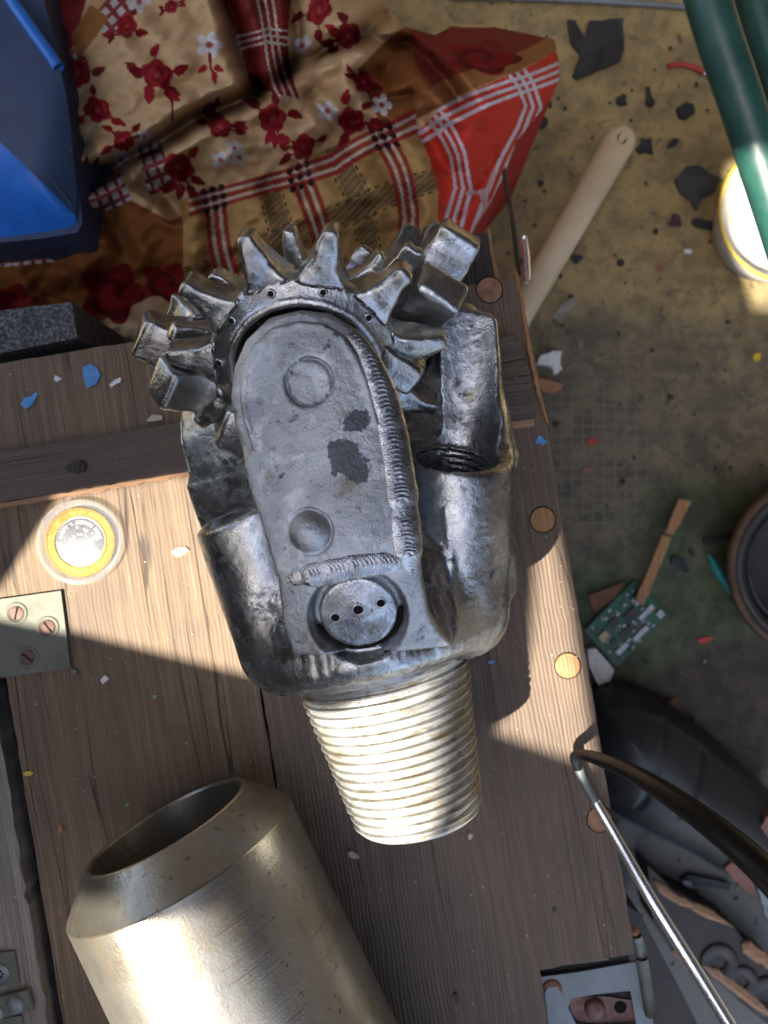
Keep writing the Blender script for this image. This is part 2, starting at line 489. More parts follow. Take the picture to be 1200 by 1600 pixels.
def dimming_walls():  # unseen walls and roof added to dim ambient light and darken reflections
    V, F = merge(box(-1400, 1250, 900, 915, FLOOR, 1900), box(1250, 1265, -900, 900, FLOOR, 1900), box(-1400, 1250, 330, 899, 1905, 1915), box(560, 1250, -900, 329, 1905, 1915))
    single('dimming_back_wall', 'added unseen dark walls and roof that dim the sky light and reflections', 'wall', (V, F), MAT['dark_wood'])
dimming_walls()

# ---------------------------------------------------------------- the trunk
def jag(p, q, n, amp, rs):
    """a slightly splintered straight edge from p to q"""
    out = []
    for i in range(n):
        t = i/n
        d = rs.normal()*amp if i else 0
        nx, ny = (q[1]-p[1]), -(q[0]-p[0]); L = math.hypot(nx, ny)
        out.append((p[0]+(q[0]-p[0])*t + nx/L*d, p[1]+(q[1]-p[1])*t + ny/L*d))
    return out

def ring_edges(corners, steps, amp, seed):
    rs = np.random.default_rng(seed); out = []
    for i, c in enumerate(corners):
        d = corners[(i+1) % len(corners)]
        out += jag(c, d, max(1, int(math.hypot(d[0]-c[0], d[1]-c[1])/steps)), amp, rs)
    return out

trunk = thing('wooden_trunk', 'dark wooden trunk with a worn plank lid, crosswise batten and metal fittings', 'trunk', (0, 0, FLOOR), PHI)
def tpart(name, VF, mat, sharp=None, under=None, smooth=False):
    V = np.asarray(VF[0], float).copy(); V[:, 2] -= FLOOR       # trunk coordinates u, v, height above the lid
    me = mesh_from(name, V, VF[1], smooth)
    if sharp: sharpen(me, sharp)
    return link(name, me, MAT[mat] if isinstance(mat, str) else mat, under or trunk)

tpart('plank', prism(ring_edges([(-86.6, -330), (45.5, -330), (45.5, -276), (101.3, -275.5), (101.6, -100), (101.0, 30), (99.2, 121), (-86.6, 121)], 7, 0.28, 1), -18, 0, 0.8), 'lid_b')
tpart('plank', prism(ring_edges([(-231.3, -330), (-88.0, -330), (-88.0, 121), (-231.3, 121)], 8, 0.22, 2), -18, -0.4, 0.7), 'lid')
tpart('plank', prism(ring_edges([(-330, -330), (-240.8, -330), (-240.8, 121), (-330, 121)], 6, 0.55, 3), -18, -1.2, 0.9), 'lid_grey')
tpart('inner_panel', box(-325, 98, -326, 118, -30, -24), 'lining')
# batten and its thicker worn end
tpart('batten', prism(ring_edges([(-330, 40.6), (60, 42.2), (60, 69.0), (-330, 70.0)], 6, 0.25, 4), 0.0, 6.0, 1.2), 'batten')
tpart('batten_edge', prism(ring_edges([(-330, 37.2), (-170, 38.2), (-60, 39.4), (60, 40.0), (60, 42.0), (-60, 41.7), (-330, 40.4)], 4, 0.35, 5), 0.0, 3.4, 0.4), 'rawx')
def batten_end():
    pts = ring_edges([(61, 40.5), (93.5, 38.5), (94.5, 60), (93.0, 82), (88, 87), (61, 83)], 3.5, 0.5, 9)
    tpart('batten_end', prism(pts, 0.0, 8.5, 2.6, 3), 'batten')
    tpart('batten_edge', prism(ring_edges([(61, 36.6), (93.0, 34.8), (93.3, 38.4), (61, 40.3)], 3, 0.3, 10), 0.0, 5.5, 0.8), 'rawx')
batten_end()
# split strip along the right edge
def split_strip():
    rs = np.random.default_rng(3); n = 40
    v = np.linspace(35, 124, n); P = np.zeros((n, 5, 3))
    for i, vv in enumerate(v):
        t = i/(n-1)
        base = 101.5 - 3.6*t
        w = (0.8 + 3.0*math.sin(math.pi*min(1, t*1.15+0.05))) * (0.85+0.3*rs.random())
        for k in range(5):
            a = k/4
            P[i, k] = (base - 0.6 - w + a*(w+1.3), vv, 1.5 + 1.8*math.sin(math.pi*a) - (4.5 if k in (0, 4) else 0) + rs.normal()*0.15)
    V, F = grid_mesh(P)
    tpart('split_edge', (V, F[:, ::-1]), 'raw')
split_strip()
# box below the lid
for nm, b in (('side_panel', box(80, 94, -300, 116, FLOOR, -19)), ('side_panel', box(-324, 80, 102, 116, FLOOR, -19)), ('side_panel', box(-324, -310, -320, 102, FLOOR, -19)), ('side_panel', box(-310, 80, -300, -286, FLOOR, -19))):
    tpart(nm, b, 'dark_wood')
tpart('rear_ledge', prism(ring_edges([(44, 123), (93, 123), (93, 160), (44, 160)], 5, 0.4, 6), -46, -30, 1.0), 'dark_wood')
tpart('split_edge', prism(ring_edges([(90.6, 124), (93.6, 124), (92.2, 162), (90.8, 162)], 4, 0.3, 7), -29.8, -28.0, 0.3), 'raw')
# plugs set into the lid
for px, py, m in ((765, 453, 'copper'), (848, 812, 'raw'), (887, 1040, 'raw'), (937, 1280, 'copper')):
    u, v = uv(px, py)
    pr = [(7.3, -0.6), (7.2, 0.35), (6.6, 0.55), (6.2, 0.3), (5.5, 0.45), (2.5, 0.6), (0.01, 0.62)]
    V, F = lathe(pr, 28)
    tpart('plug', (V+np.array([u, v, 0]), F), m, smooth=True)
    V, F = lathe([(7.9, 0.04), (7.25, 0.04)], 28)
    tpart('plug_rim', (V+np.array([u, v, 0.05]), F), 'black_hole')

def screw(u, v, z, r, ang, mat='rust', under=None, dome=0.8, name='screw'):
    V, F = lathe([(r, z-1.2), (r, z), (r*0.82, z+dome*0.6), (0.01, z+dome)], 26)
    s = tpart(name, (V+np.array([u, v, 0]), F), mat, under=under, smooth=True)
    c, n = math.cos(ang), math.sin(ang)
    hw, hl = r*0.11, r*0.86
    q = [(u+c*a-n*b, v+n*a+c*b) for a, b in ((-hl, -hw), (hl, -hw), (hl, hw), (-hl, hw))]
    return s, prism(q, z+dome*0.45, z+dome+0.12)

def hinge_plate():
    pts = [uv(*p) for p in ((-60, 944), (0, 936), (97, 922.5), (104.5, 980), (112.5, 1042), (0, 1058.5), (-60, 1067))]
    pl = tpart('hinge_plate', prism(pts, 0.1, 2.0, 0.35), 'plate')
    for px, py, a in ((28.5, 957.5, 78), (77.5, 979, -52), (45.5, 1026, -38)):
        u, v = uv(px, py)
        V, F = lathe([(6.6, 2.0), (6.3, 2.55), (5.6, 2.75), (5.0, 2.5), (4.6, 2.05), (4.3, 2.02)], 32)
        tpart('dimple', (V+np.array([u, v, 0]), F), 'plate', under=pl, smooth=True)
        s, slot = screw(u, v, 2.1, 4.25, math.radians(a)-PHI, under=pl, dome=0.5)
        tpart('screw_slot', slot, 'black_hole', under=pl)
hinge_plate()

def corner_bracket():
    z = -1.2
    a = tpart('bracket', prism([uv(*p) for p in ((-30, 1490), (24, 1485), (31, 1535), (-30, 1545))], z+0.1, z+2.2, 0.4), 'plate')
    u, v = uv(2, 1519)
    V, F = lathe([(5.6, z+2.2), (5.5, z+3.0), (4.4, z+3.5), (0.01, z+3.6)], 28)
    s = tpart('bracket_screw', (V+np.array([u, v, 0]), F), 'plate_blue', under=a, smooth=True)
    for k in range(6):
        g = k*math.pi/3
        V, F = lathe([(0.75, z+3.45), (0.7, z+3.72), (0.01, z+3.75)], 10)
        tpart('screw_hole', (V+np.array([u+2.0*math.cos(g), v+2.0*math.sin(g), 0]), F), 'black_hole', under=a)
    b = tpart('bracket', prism([uv(*p) for p in ((-30, 1566), (4, 1552), (48, 1541), (57, 1572), (10, 1584), (-30, 1592))], z+2.4, z+5.0, 0.5), 'plate')
    u, v = uv(29, 1563)
    V, F = lathe([(5.4, z+5.0), (5.0, z+6.6), (3.4, z+8.0), (0.01, z+8.5)], 28)
    tpart('bolt_head', (V+np.array([u, v, 0]), F), 'plate_blue', under=b, smooth=True)
    u, v = uv(0, 1576)
    V, F = lathe([(4.6, z+5.0), (4.2, z+6.6), (2.4, z+7.6), (0.01, z+7.9)], 28)
    tpart('bolt_head', (V+np.array([u, v, 0]), F), 'plate_blue', under=b, smooth=True)
    tpart('bracket', prism([uv(*p) for p in ((-30, 1596), (34, 1586), (42, 1640), (-30, 1640))], z+0.1, z+2.0, 0.4), 'plate')
corner_bracket()

def latch():
    z = -12.0
    tpart('latch_bed', box(46.2, 101, -330, -277, -17.5, -15.5), 'lining')
    out = [uv(p[0], p[1], z) for p in ((843, 1527), (905, 1519), (1000, 1502), (1012, 1530), (1026, 1640), (862, 1640))]
    slot = [uv(p[0], p[1], z) for p in ((888, 1575), (893, 1560), (930, 1554), (985, 1548), (994, 1600), (930, 1604), (900, 1600))]
    tris = geometry.tessellate_polygon([[Vector((*p, 0)) for p in out], [Vector((*p, 0)) for p in slot]])
    fl = out+slot; n = len(fl)
    V = [(p[0], p[1], z) for p in fl] + [(p[0], p[1], z-2) for p in fl]
    F = [list(t) for t in tris] + [[i+n for i in t][::-1] for t in tris]
    k = 0
    for l in (out, slot):
        for i in range(len(l)):
            F.append([k+i, k+(i+1) % len(l), k+(i+1) % len(l)+n, k+i+n])
        k += len(l)
    pl = tpart('latch_plate', (V, F), 'plate_blue')
    tpart('latch_tab', prism([uv(p[0], p[1], -7) for p in ((881, 1494), (949, 1485), (951, 1500), (883, 1508))], -12, -7, 0.6), 'plate', under=pl)
    tpart('latch_hook', prism([uv(p[0], p[1], z) for p in ((890, 1562), (945, 1560), (992, 1567), (996, 1610), (905, 1600), (893, 1585))], z-3.2, z-2.1, 0.3), 'rust', under=pl)
    for px, py, r, m in ((930, 1578, 6.0, 'rust'), (862, 1546, 6.2, 'copper')):
        u, v = uv(px, py, z)
        V, F = lathe([(r, z-2.1), (r, z+0.2), (r*0.75, z+1.6), (0.01, z+2.1)], 26)
        tpart('latch_rivet', (V+np.array([u, v, 0]), F), m, under=pl, smooth=True)
    u, v = uv(971, 1577, z)
    V, F = lathe([(3.8, z-2.05), (0.01, z-2.0)], 20)
    tpart('latch_hole', (V+np.array([u, v, 0]), F), 'black_hole', under=pl)
    tpart('latch_strap', prism([uv(p[0], p[1], z+2) for p in ((851, 1552), (856, 1543), (870, 1541), (878, 1552), (884, 1640), (862, 1640))], z+0.1, z+2.2, 0.5), 'plate_blue', under=pl)
    # knuckle of the hinge at the corner
    for (a, b, m) in (((994, 1462), (1002, 1492), 'plate_blue'), ((1003, 1497), (1017, 1586), 'plate'), ):
        A, B = uv(*a, -10), uv(*b, -10)
        V, F = tube([(A[0], A[1], -10), (B[0], B[1], -10)], 3.4, 14, 4)
        tpart('hinge_barrel', (V, F), m, smooth=True, under=pl)
    A = uv(991, 1456, -9)
    V, F = lathe([(2.6, -11), (2.4, -8), (0.01, -7)], 14)
    tpart('hinge_pin', (V+np.array([A[0], A[1], 0]), F), 'copper', under=pl, smooth=True)
latch()

# ---------------------------------------------------------------- the tricone drill bit
OZ = 70.0
BX, BY = -2.5, -69.0
BROT = math.radians(11.3)
MB = Matrix.Translation((BX, BY, OZ)) @ Matrix.Rotation(BROT, 4, 'Z')      # bit frame (mm): x across, y towards the cones, z up
def MLm(k): return Matrix.Rotation(math.radians(-4 - 120*k), 4, 'Y') if k != 2 else Matrix.Rotation(math.radians(116), 4, 'Y')
def frame_pt(M, px, py, r):
    """where the camera ray through a pixel meets the plane z = r of frame M"""
    Mi = M.inverted()
    c = Mi @ Vector((0, 0, H)); d = Mi.to_3x3() @ Vector(((px-600)/FPX, (800-py)/FPX, -1.0))
    t = (r - c.z)/d.z
    q = c + d*t
    return (q.x, q.y)
ML1 = MB @ MLm(0)
def leg(px, py, r=71.0): return frame_pt(ML1, px, py, r)
def bitp(px, py, z): return frame_pt(MB, px, py, z)

bit = thing('drill_bit', 'grey steel drill bit with toothed cones and threaded pin lying on the lid', 'drill bit', (BX, BY, 0), BROT)
def bpart(name, me, mat, M=None, under=None):
    L = Tm(0, 0, OZ)
    if M is not None:
        M = M.copy(); M.translation = M.translation*S; L = L @ M
    return link(name, me, mat, under or bit, L)

ROUT_A = [-5, 3, 14, 30, 48, 56, 120, 160, 200]
ROUT_R = [56, 61, 65.5, 70.5, 75, 76, 77, 77, 77]
OUT_PX = [(452, 1030), (440, 985), (436, 905), (404, 800), (380, 720), (361, 660), (356, 620), (362, 572), (382, 530), (420, 497), (470, 484), (515, 488), (553, 510), (580, 548), (598, 590), (614, 650), (630, 740), (646, 830), (656, 890), (668, 960), (690, 1000), (706, 1020)]
LEGPOLY = [leg(*p) for p in OUT_PX]
CONE_C = (*leg(478, 584, 43.0), 43.0)
BETA, SKEW = math.radians(39), math.radians(9)
def leg_mesh(side=False):
    h = 0.9
    LP = [(t*(1 if not side else min(1.0, 0.62+0.38*min(1, max(0, (a-30)/50)))), a) for t, a in LEGPOLY]
    RR = ROUT_R if not side else [46, 50, 55, 60, 67, 70, 77, 77.5, 77.5]
    P = np.array(LP)
    lo = np.array([P[:, 0].min()-4, -6.0, 16.0]); hi = np.array([P[:, 0].max()+4, P[:, 1].max()+4, 80.0])
    T, A, R = sgrid(lo, hi, h)
    s2 = sd_poly(LP, T[:, :, 0], A[:, :, 0])[:, :, None] + 0*R
    rad = np.sqrt((T*0.8)**2 + R**2)
    rout = np.interp(A, ROUT_A, RR)
    up = np.clip((A-96)/8, 0, 1)
    # the shirttail: lower rim band, higher inner face
    low = smax(s2, rad-(rout-4.2*up), 3.0)
    inn = smax(s2+6.5*up, rad-rout, 0.8)
    rim = np.sqrt((s2+6.9)**2+(rad-rout+0.5)**2)-1.5
    rim = np.where(up > 0.6, rim, 9.0)
    d = smin(smin(low, inn, 0.8), np.maximum(rim, 60.0-R), 0.6)
    nb = math.cos(BETA)*(R-CONE_C[2]) - math.sin(BETA)*(A-CONE_C[1])
    d = smax(d, 2.5-nb, 1.5)
    d = np.maximum(d, 18.0-R)
    if side:
        d = d + lumps(T, A, R, 0.18, 22, 23) + lumps(T, A, R, 0.04, 5, 28)
        return surface_nets(d.astype(np.float32), lo, h)
    # plug hole
    def surf(t, a): return math.sqrt(np.interp(a, ROUT_A, ROUT_R)**2 - (0.8*t)**2)
    t0, a0 = leg(484, 598, 74)
    z0 = surf(t0, a0)
    q = np.sqrt((T-t0)**2+(A-a0)**2)
    d = smax(d, -np.maximum(q-9.6, (z0-2.6)-R), 0.8)
    d = smin(d, np.maximum(q-8.5+lumps(T, A, R, 0.25, 7, 5), R-(z0-1.3)-lumps(T, A, R, 0.12, 4, 6)-0.03*(A-a0)), 0.6)
    # dome plug
    t1, a1 = leg(485, 831, 74); z1 = surf(t1, a1)
    q1 = np.sqrt((T-t1)**2+(A-a1)**2)
    d = smax(d, -np.maximum(np.abs(q1-8.6)-0.7, z1-1.0-R), 0.4)
    d = smin(d, np.sqrt(q1**2+(R-(z1-4.6))**2)-9.0, 0.5)
    # grease reservoir pocket
    t2, a2 = leg(561, 963, 65); n2 = np.array([0.0, -0.36, 0.933]); c2 = np.array([t2, a2, surf(t2, a2)])
    ax = (T-c2[0])*n2[0]+(A-c2[1])*n2[1]+(R-c2[2])*n2[2]
    rr = np.sqrt(np.maximum((T-c2[0])**2+(A-c2[1])**2+(R-c2[2])**2-ax**2, 0))
    d = smax(d, -np.maximum(rr-(17.6+0.42*(ax+8.5)), -8.5-ax), 0.8)
    # small notch at the pocket's lower lip
    nt = np.maximum(np.maximum(np.abs(T-c2[0]-1.5)-4.2, np.abs(A-(a2-20.0))-5.0), -9.5-ax)
    d = smax(d, -nt, 0.6)
    d = d + lumps(T, A, R, 0.07, 19, 3) + lumps(T, A, R, 0.03, 4, 8)
    V, F = surface_nets(d.astype(np.float32), lo, h)
    return V, F, (c2, n2)
LEGOFF = [Matrix.Identity(4), Matrix.Translation((-3, 3, 2)), Matrix.Translation((3, 10, 3))]
CONEOFF = [Matrix.Identity(4), Matrix.Translation((-6, 6, 5)), Matrix.Translation((7, 11, 6))]
LV, LF, CAP = leg_mesh()
LV2, LF2 = leg_mesh(True)
leg_me = mesh_from('leg', LV, LF, True)
leg_me2 = mesh_from('leg', LV2, LF2, True)
bl = [leg(555, 657, 74), leg(545, 722, 74), leg(528, 706, 74), leg(560, 740, 74), leg(395, 590, 72), leg(590, 800, 74)]
MAT['leg_face'] = steel('leg_face_steel', light=(0.50, 0.52, 0.545), dark=(0.29, 0.305, 0.325), shine=0.48, grime=0.63, relief=0.5, grain=2.6,
                        blotches=[(bl[0][0], bl[0][1], 5.2, 5.0), (bl[1][0], bl[1][1], 7.0, 9.0), (bl[2][0], bl[2][1], 4.5, 5.0), (bl[3][0], bl[3][1], 4, 4.5)])
leg_objs = []
for k in range(3):
    me = leg_me if k == 0 else leg_me2
    me.materials.clear(); me.materials.append(MAT['leg_face'] if k == 0 else MAT['steel'])
    leg_objs.append(bpart('leg', me, None, LEGOFF[k] @ MLm(k)))

def body_mesh():
    h = 1.05
    lo = np.array([-74.0, -6.0, -66.0]); hi = np.array([90.0, 158.0, 74.0])
    X, A, Z = sgrid(lo, hi, h)
    rho = np.sqrt(X**2+Z**2)
    prof = [(0, -1), (55.5, -1), (59.5, 2.5), (61, 7), (60, 22), (56, 45), (42, 66), (28, 84), (20, 104), (0, 108)]
    pr = np.array(prof)
    g = np.arange(0, 112, 0.5); ga = np.arange(-12, 166, 0.5)
    GR, GA = np.meshgrid(g, ga, indexing='ij')
    sd = sd_poly(prof + [(-20, 117), (-20, -1)], GR, GA)
    ir = np.clip((rho/0.5).astype(int), 0, sd.shape[0]-1); ia = np.clip(((A+12)/0.5).astype(int), 0, sd.shape[1]-1)
    d = sd[ir, ia] - 0.0
    def port(c, n, rb, first):
        nonlocal d
        n = np.array(n, float); n /= np.linalg.norm(n)
        er = np.array([c[0], 0.0, c[2]], float); er /= np.linalg.norm(er)
        # column of the nozzle boss from the shoulder up to the port
        sgn = 1 if c[0] > 0 else -1
        p0 = np.array([40.0 if sgn > 0 else -37.0, 17.0, 15.0]); p1 = np.array([49.0 if sgn > 0 else -41.5, 60.0, 21.0])
        pa = [X-p0[0], A-p0[1], Z-p0[2]]; ba = p1-p0
        tt = np.clip((pa[0]*ba[0]+pa[1]*ba[1]+pa[2]*ba[2])/ba.dot(ba), 0, 1.9)
        q = np.sqrt((pa[0]-ba[0]*tt)**2+(pa[1]-ba[1]*tt)**2+(pa[2]-ba[2]*tt)**2)
        ax = (X-c[0])*n[0]+(A-c[1])*n[1]+(Z-c[2])*n[2]
        col = smax(q-(25.0 if sgn > 0 else 26.5), ax, 2.5)
        d = smin(d, col, 4.0)
        rr = np.sqrt(np.maximum((X-c[0])**2+(A-c[1])**2+(Z-c[2])**2-ax**2, 0))
        bore = np.maximum(rr-(rb+0.8*np.sin(ax*2*math.pi/3.2)), -34-ax)
        bore = np.minimum(bore, np.maximum(rr-(rb+2.6+ax*0.4), -3.4-ax))
        d = smax(d, -bore, 0.7)
    def slab(c, hx, hy, hz, rot, rnd, k):
        nonlocal d
        cs, sn = math.cos(rot), math.sin(rot)
        x, a = X-c[0], A-c[1]
        u, v, w = x*cs+a*sn, -x*sn+a*cs, Z-c[2]
        qx, qy, qz = np.abs(u)-hx, np.abs(v)-hy, np.abs(w)-hz
        out = np.sqrt(np.maximum(qx, 0)**2+np.maximum(qy, 0)**2+np.maximum(qz, 0)**2)+np.minimum(np.maximum(np.maximum(qx, qy), qz), 0)-rnd
        d = smin(d, out, k)
    slab((67.0, 60, 2), 2.5, 38, 17, -0.115, 5.0, 8.0)
    slab((66.5, 114, -2), 8.0, 31, 17, -0.16, 6.0, 9.0)
    slab((72.5, 116, -6), 3.0, 36, 15, 0.10, 5.0, 9.0)
    slab((-54.5, 46, 4), 2.0, 28, 18, 0.14, 6.0, 9.0)
    cr = bitp(712, 708, 30); port((cr[0]-1, cr[1], 30), (0.26, 0.86, 0.44), 17.0, True)
    port((-44, 80, 28), (-0.22, 0.95, 0.14), 14.0, False)
    # room for the reservoir pocket, casting seam in the valley beside the right boss
    M0 = np.array(MLm(0)); c, n = M0[:3, :3] @ CAP[0], M0[:3, :3] @ CAP[1]
    ax = (X-c[0])*n[0]+(A-c[1])*n[1]+(Z-c[2])*n[2]
    rr = np.sqrt(np.maximum((X-c[0])**2+(A-c[1])**2+(Z-c[2])**2-ax**2, 0))
    d = smax(d, -np.maximum(rr-21.5, -9.0-ax), 0.8)
    for pl in ([(694, 800), (706, 880), (716, 985)],):
        q = [(*bitp(px, py, zz), zz) for (px, py), zz in zip(pl, (40, 44, 52))]
        for a_, b_ in zip(q, q[1:]):
            a_, b_ = np.array(a_), np.array(b_); ba = b_-a_
            # keep the seam on the surface: drop only the depth coordinate
            tt = np.clip(((X-a_[0])*ba[0]+(A-a_[1])*ba[1])/(ba[0]**2+ba[1]**2), 0, 1)
            ql = np.hypot(X-a_[0]-ba[0]*tt, A-a_[1]-ba[1]*tt)
            d = d - np.where(Z > 20, 0.55*np.exp(-(ql/1.3)**2), 0)
    d = d + lumps(X, A, Z, 0.22, 22, 11) + lumps(X, A, Z, 0.05, 5, 12)
    return surface_nets(d.astype(np.float32), lo, h)
BV, BF = body_mesh()
body_me = mesh_from('body', BV, BF, True)
bpart('body', body_me, MAT['steel'])

# reservoir cap with three holes, snap ring
def reservoir():
    c, n = CAP
    zq = Vector(n).to_track_quat('Z', 'Y').to_matrix().to_4x4()
    M = MLm(0) @ Matrix.Translation(Vector(c)) @ zq
    V, F = lathe([(16.6, -9), (16.6, -5.8), (15.8, -5.1), (14.4, -5.0), (8, -4.7), (5.6, -4.5), (3.4, -4.3), (0.01, -4.3)], 56)
    V[:, 1] += -0.6; V[:, :2] *= 0.955
    cap = bpart('reservoir_cap', mesh_from('reservoir_cap', V, F, True), MAT['steel'], M)
    for (x, y, r) in ((0.3, 1.0, 2.2), (-9.6, -0.8, 1.9), (9.8, 1.8, 1.9)):
        zc = -0.5 if abs(x) > 5 else 0
        a, f = lathe([(r+0.8, -4.6+zc), (r+0.5, -4.1+zc), (r, -4.05+zc), (r*0.85, -4.25+zc)], 20)
        b, q = lathe([(r*0.9, -4.15+zc), (0.01, -4.17+zc)], 20)
        for nm, vv, ff, mm in (('hole_rim', a, f, 'steel'), ('hole', b, q, 'black_hole')):
            vv = vv+np.array([x, y+0.3, 0])
            link(nm, mesh_from(nm, vv, ff, True), MAT[mm], cap)
    th = np.linspace(math.radians(-168), math.radians(-8), 40)
    pts = [(17.4*math.cos(t), 17.4*math.sin(t)+0.6, -6.3) for t in th]
    V, F = tube(pts, 1.0, 10, 0)
    bpart('snap_ring', mesh_from('snap_ring', V, F, True), MAT['black_hole'], M)
reservoir()

# welds: a raised bead with crescent ripples
def weld(pts_px, width, height, seed, pitch=1.55, flip=1):
    rs = np.random.default_rng(seed)
    P2 = spline([leg(p[0], p[1], 73) for p in pts_px], 420)
    seg = np.linalg.norm(np.diff(P2, axis=0), axis=1); s = np.concatenate([[0], np.cumsum(seg)])
    m = 19; out = np.zeros((420, m, 3))
    T = np.gradient(P2, axis=0); T /= np.linalg.norm(T, axis=1)[:, None]; N = np.stack([-T[:, 1], T[:, 0]], 1)
    jit = np.interp(s, np.arange(0, s[-1]+6, 3), rs.normal(size=len(np.arange(0, s[-1]+6, 3))))
    Wd = np.interp(s/s[-1], np.linspace(0, 1, len(width)), width)*(1+0.035*jit)
    for j in range(m):
        w = j/(m-1)*2-1
        xy = P2 + N*(w*Wd/2)[:, None]
        ph = (s*flip + 6.5*(1-w*w) + 0.55*jit)/pitch
        saw = (ph % 1.0)
        hgt = height*max(0.0, 1-w*w)**0.62 + 0.34*(saw**1.4)*(1-w**4)*(1+0.6*jit) - 0.7*(abs(w) > 0.97)
        rr = np.interp(xy[:, 1], ROUT_A, ROUT_R)
        z = np.sqrt(np.maximum(rr**2-(0.8*xy[:, 0])**2, 1)) - 0.5
        endf = np.sqrt(np.minimum(1, np.minimum(s, s[-1]-s)/9.0))*(1+0.03*jit)
        out[:, j, 0], out[:, j, 1], out[:, j, 2] = xy[:, 0], xy[:, 1], z + hgt*endf
    V, F = grid_mesh(out)
    bpart('weld_bead', mesh_from('weld_bead', V, F[:, ::-1], True), MAT['weld'], MLm(0))
weld([(548, 520), (572, 552), (592, 598), (610, 665), (622, 735), (630, 800), (637, 860), (645, 905)], [5.0, 8.5, 11.5, 12.2, 12.6, 13.0, 12.4, 6.5], 1.3, 1, 1.8)
weld([(438, 912), (470, 902), (515, 893), (560, 884), (605, 880), (636, 882)], [5.0, 9.0, 10.8, 11.0, 10.6, 10.4, 10, 7.0], 1.3, 2, 1.8, flip=-1)

# threaded pin
def pin_mesh():
    n, m = 160, 520
    a = np.linspace(2.0, -81.5, m); th = np.arange(n)*2*math.pi/n
    AA, TH = np.meshgrid(a, th, indexing='ij')
    base = 43.6 + AA*0.150
    ph = ((-AA + 3)/4.45 + TH/(2*math.pi)) % 1.0
    tri = np.abs(ph*2-1)
    prof = np.clip((tri-0.60)/0.30, 0, 1)
    depth = 1.9*np.clip((-AA-5)/5, 0, 1)*np.clip((AA+81.0)/3.5, 0.0, 1)
    R = base - depth*(1-prof) + 0.10*np.sin(TH*7+AA*0.7)*np.sin(AA*1.3) + 0.22*np.sin(TH*5.3+AA*0.31)*np.sin(TH*11.0-AA*0.9)*prof
    R = np.where(AA < -79.5, R - (np.abs(AA)-79.5)*1.2, R)
    P = np.stack([R*np.sin(TH) - AA*0.045, AA, R*np.cos(TH)], -1)
    V = P.reshape(-1, 3)
    i, j = np.meshgrid(np.arange(m-1), np.arange(n), indexing='ij'); j2 = (j+1) % n
    F = np.stack([i*n+j, i*n+j2, (i+1)*n+j2, (i+1)*n+j], -1).reshape(-1, 4)
    # bored end face
    k = len(V)
    rings = []
    for r, aa in ((17, -82.0), (14.5, -80), (14.5, -40)):
        rings.append(np.stack([r*np.sin(th)+3.6, np.full(n, aa), r*np.cos(th)], -1))
    V = np.vstack([V]+rings)
    prev = (m-1)*n
    Fx = []
    for q in range(3):
        cur = k+q*n
        jj = np.arange(n); j3 = (jj+1) % n
        Fx.append(np.stack([prev+jj, prev+j3, cur+j3, cur+jj], -1)); prev = cur
    return V, np.vstack([F]+Fx)
def pin_steel():
    g = G('pin_steel')
    n1 = g.noise(40, 4, 0.6); n2 = g.noise(220, 5, 0.65, 0.3, (3, 1, 1)); n3 = g.noise(1200, 3, 0.7)
    col = g.mix(g.ss(n1, 0.35, 0.65), (0.50, 0.51, 0.51), (0.40, 0.385, 0.34))
    gr = g.ss(n2, 0.54, 0.66)
    gv = g.ss(g.noise((60, 330, 60), 4, 0.65, 0.5, (7, 1, 2)), 0.52, 0.62)
    col = g.mix(g.m('MULTIPLY', gv, 0.55), col, (0.17, 0.12, 0.045))
    col = g.mix(g.m('MULTIPLY', gr, 0.6), col, (0.20, 0.145, 0.06))
    col = g.mix(g.m('MULTIPLY', g.ss(n3, 0.60, 0.68), 0.7), col, (0.10, 0.075, 0.04))
    r = g.m('ADD', 0.32, g.m('MULTIPLY', n2, 0.3))
    return g.done(col, r, g.m('SUBTRACT', 0.6, g.m('MULTIPLY', gr, 0.4)), g.bump(n3, 0.15, g.bump(n2, 0.3)))
MAT['pin'] = pin_steel()
PV, PF = pin_mesh()
bpart('threaded_pin', mesh_from('threaded_pin', PV, PF, True), MAT['pin'])

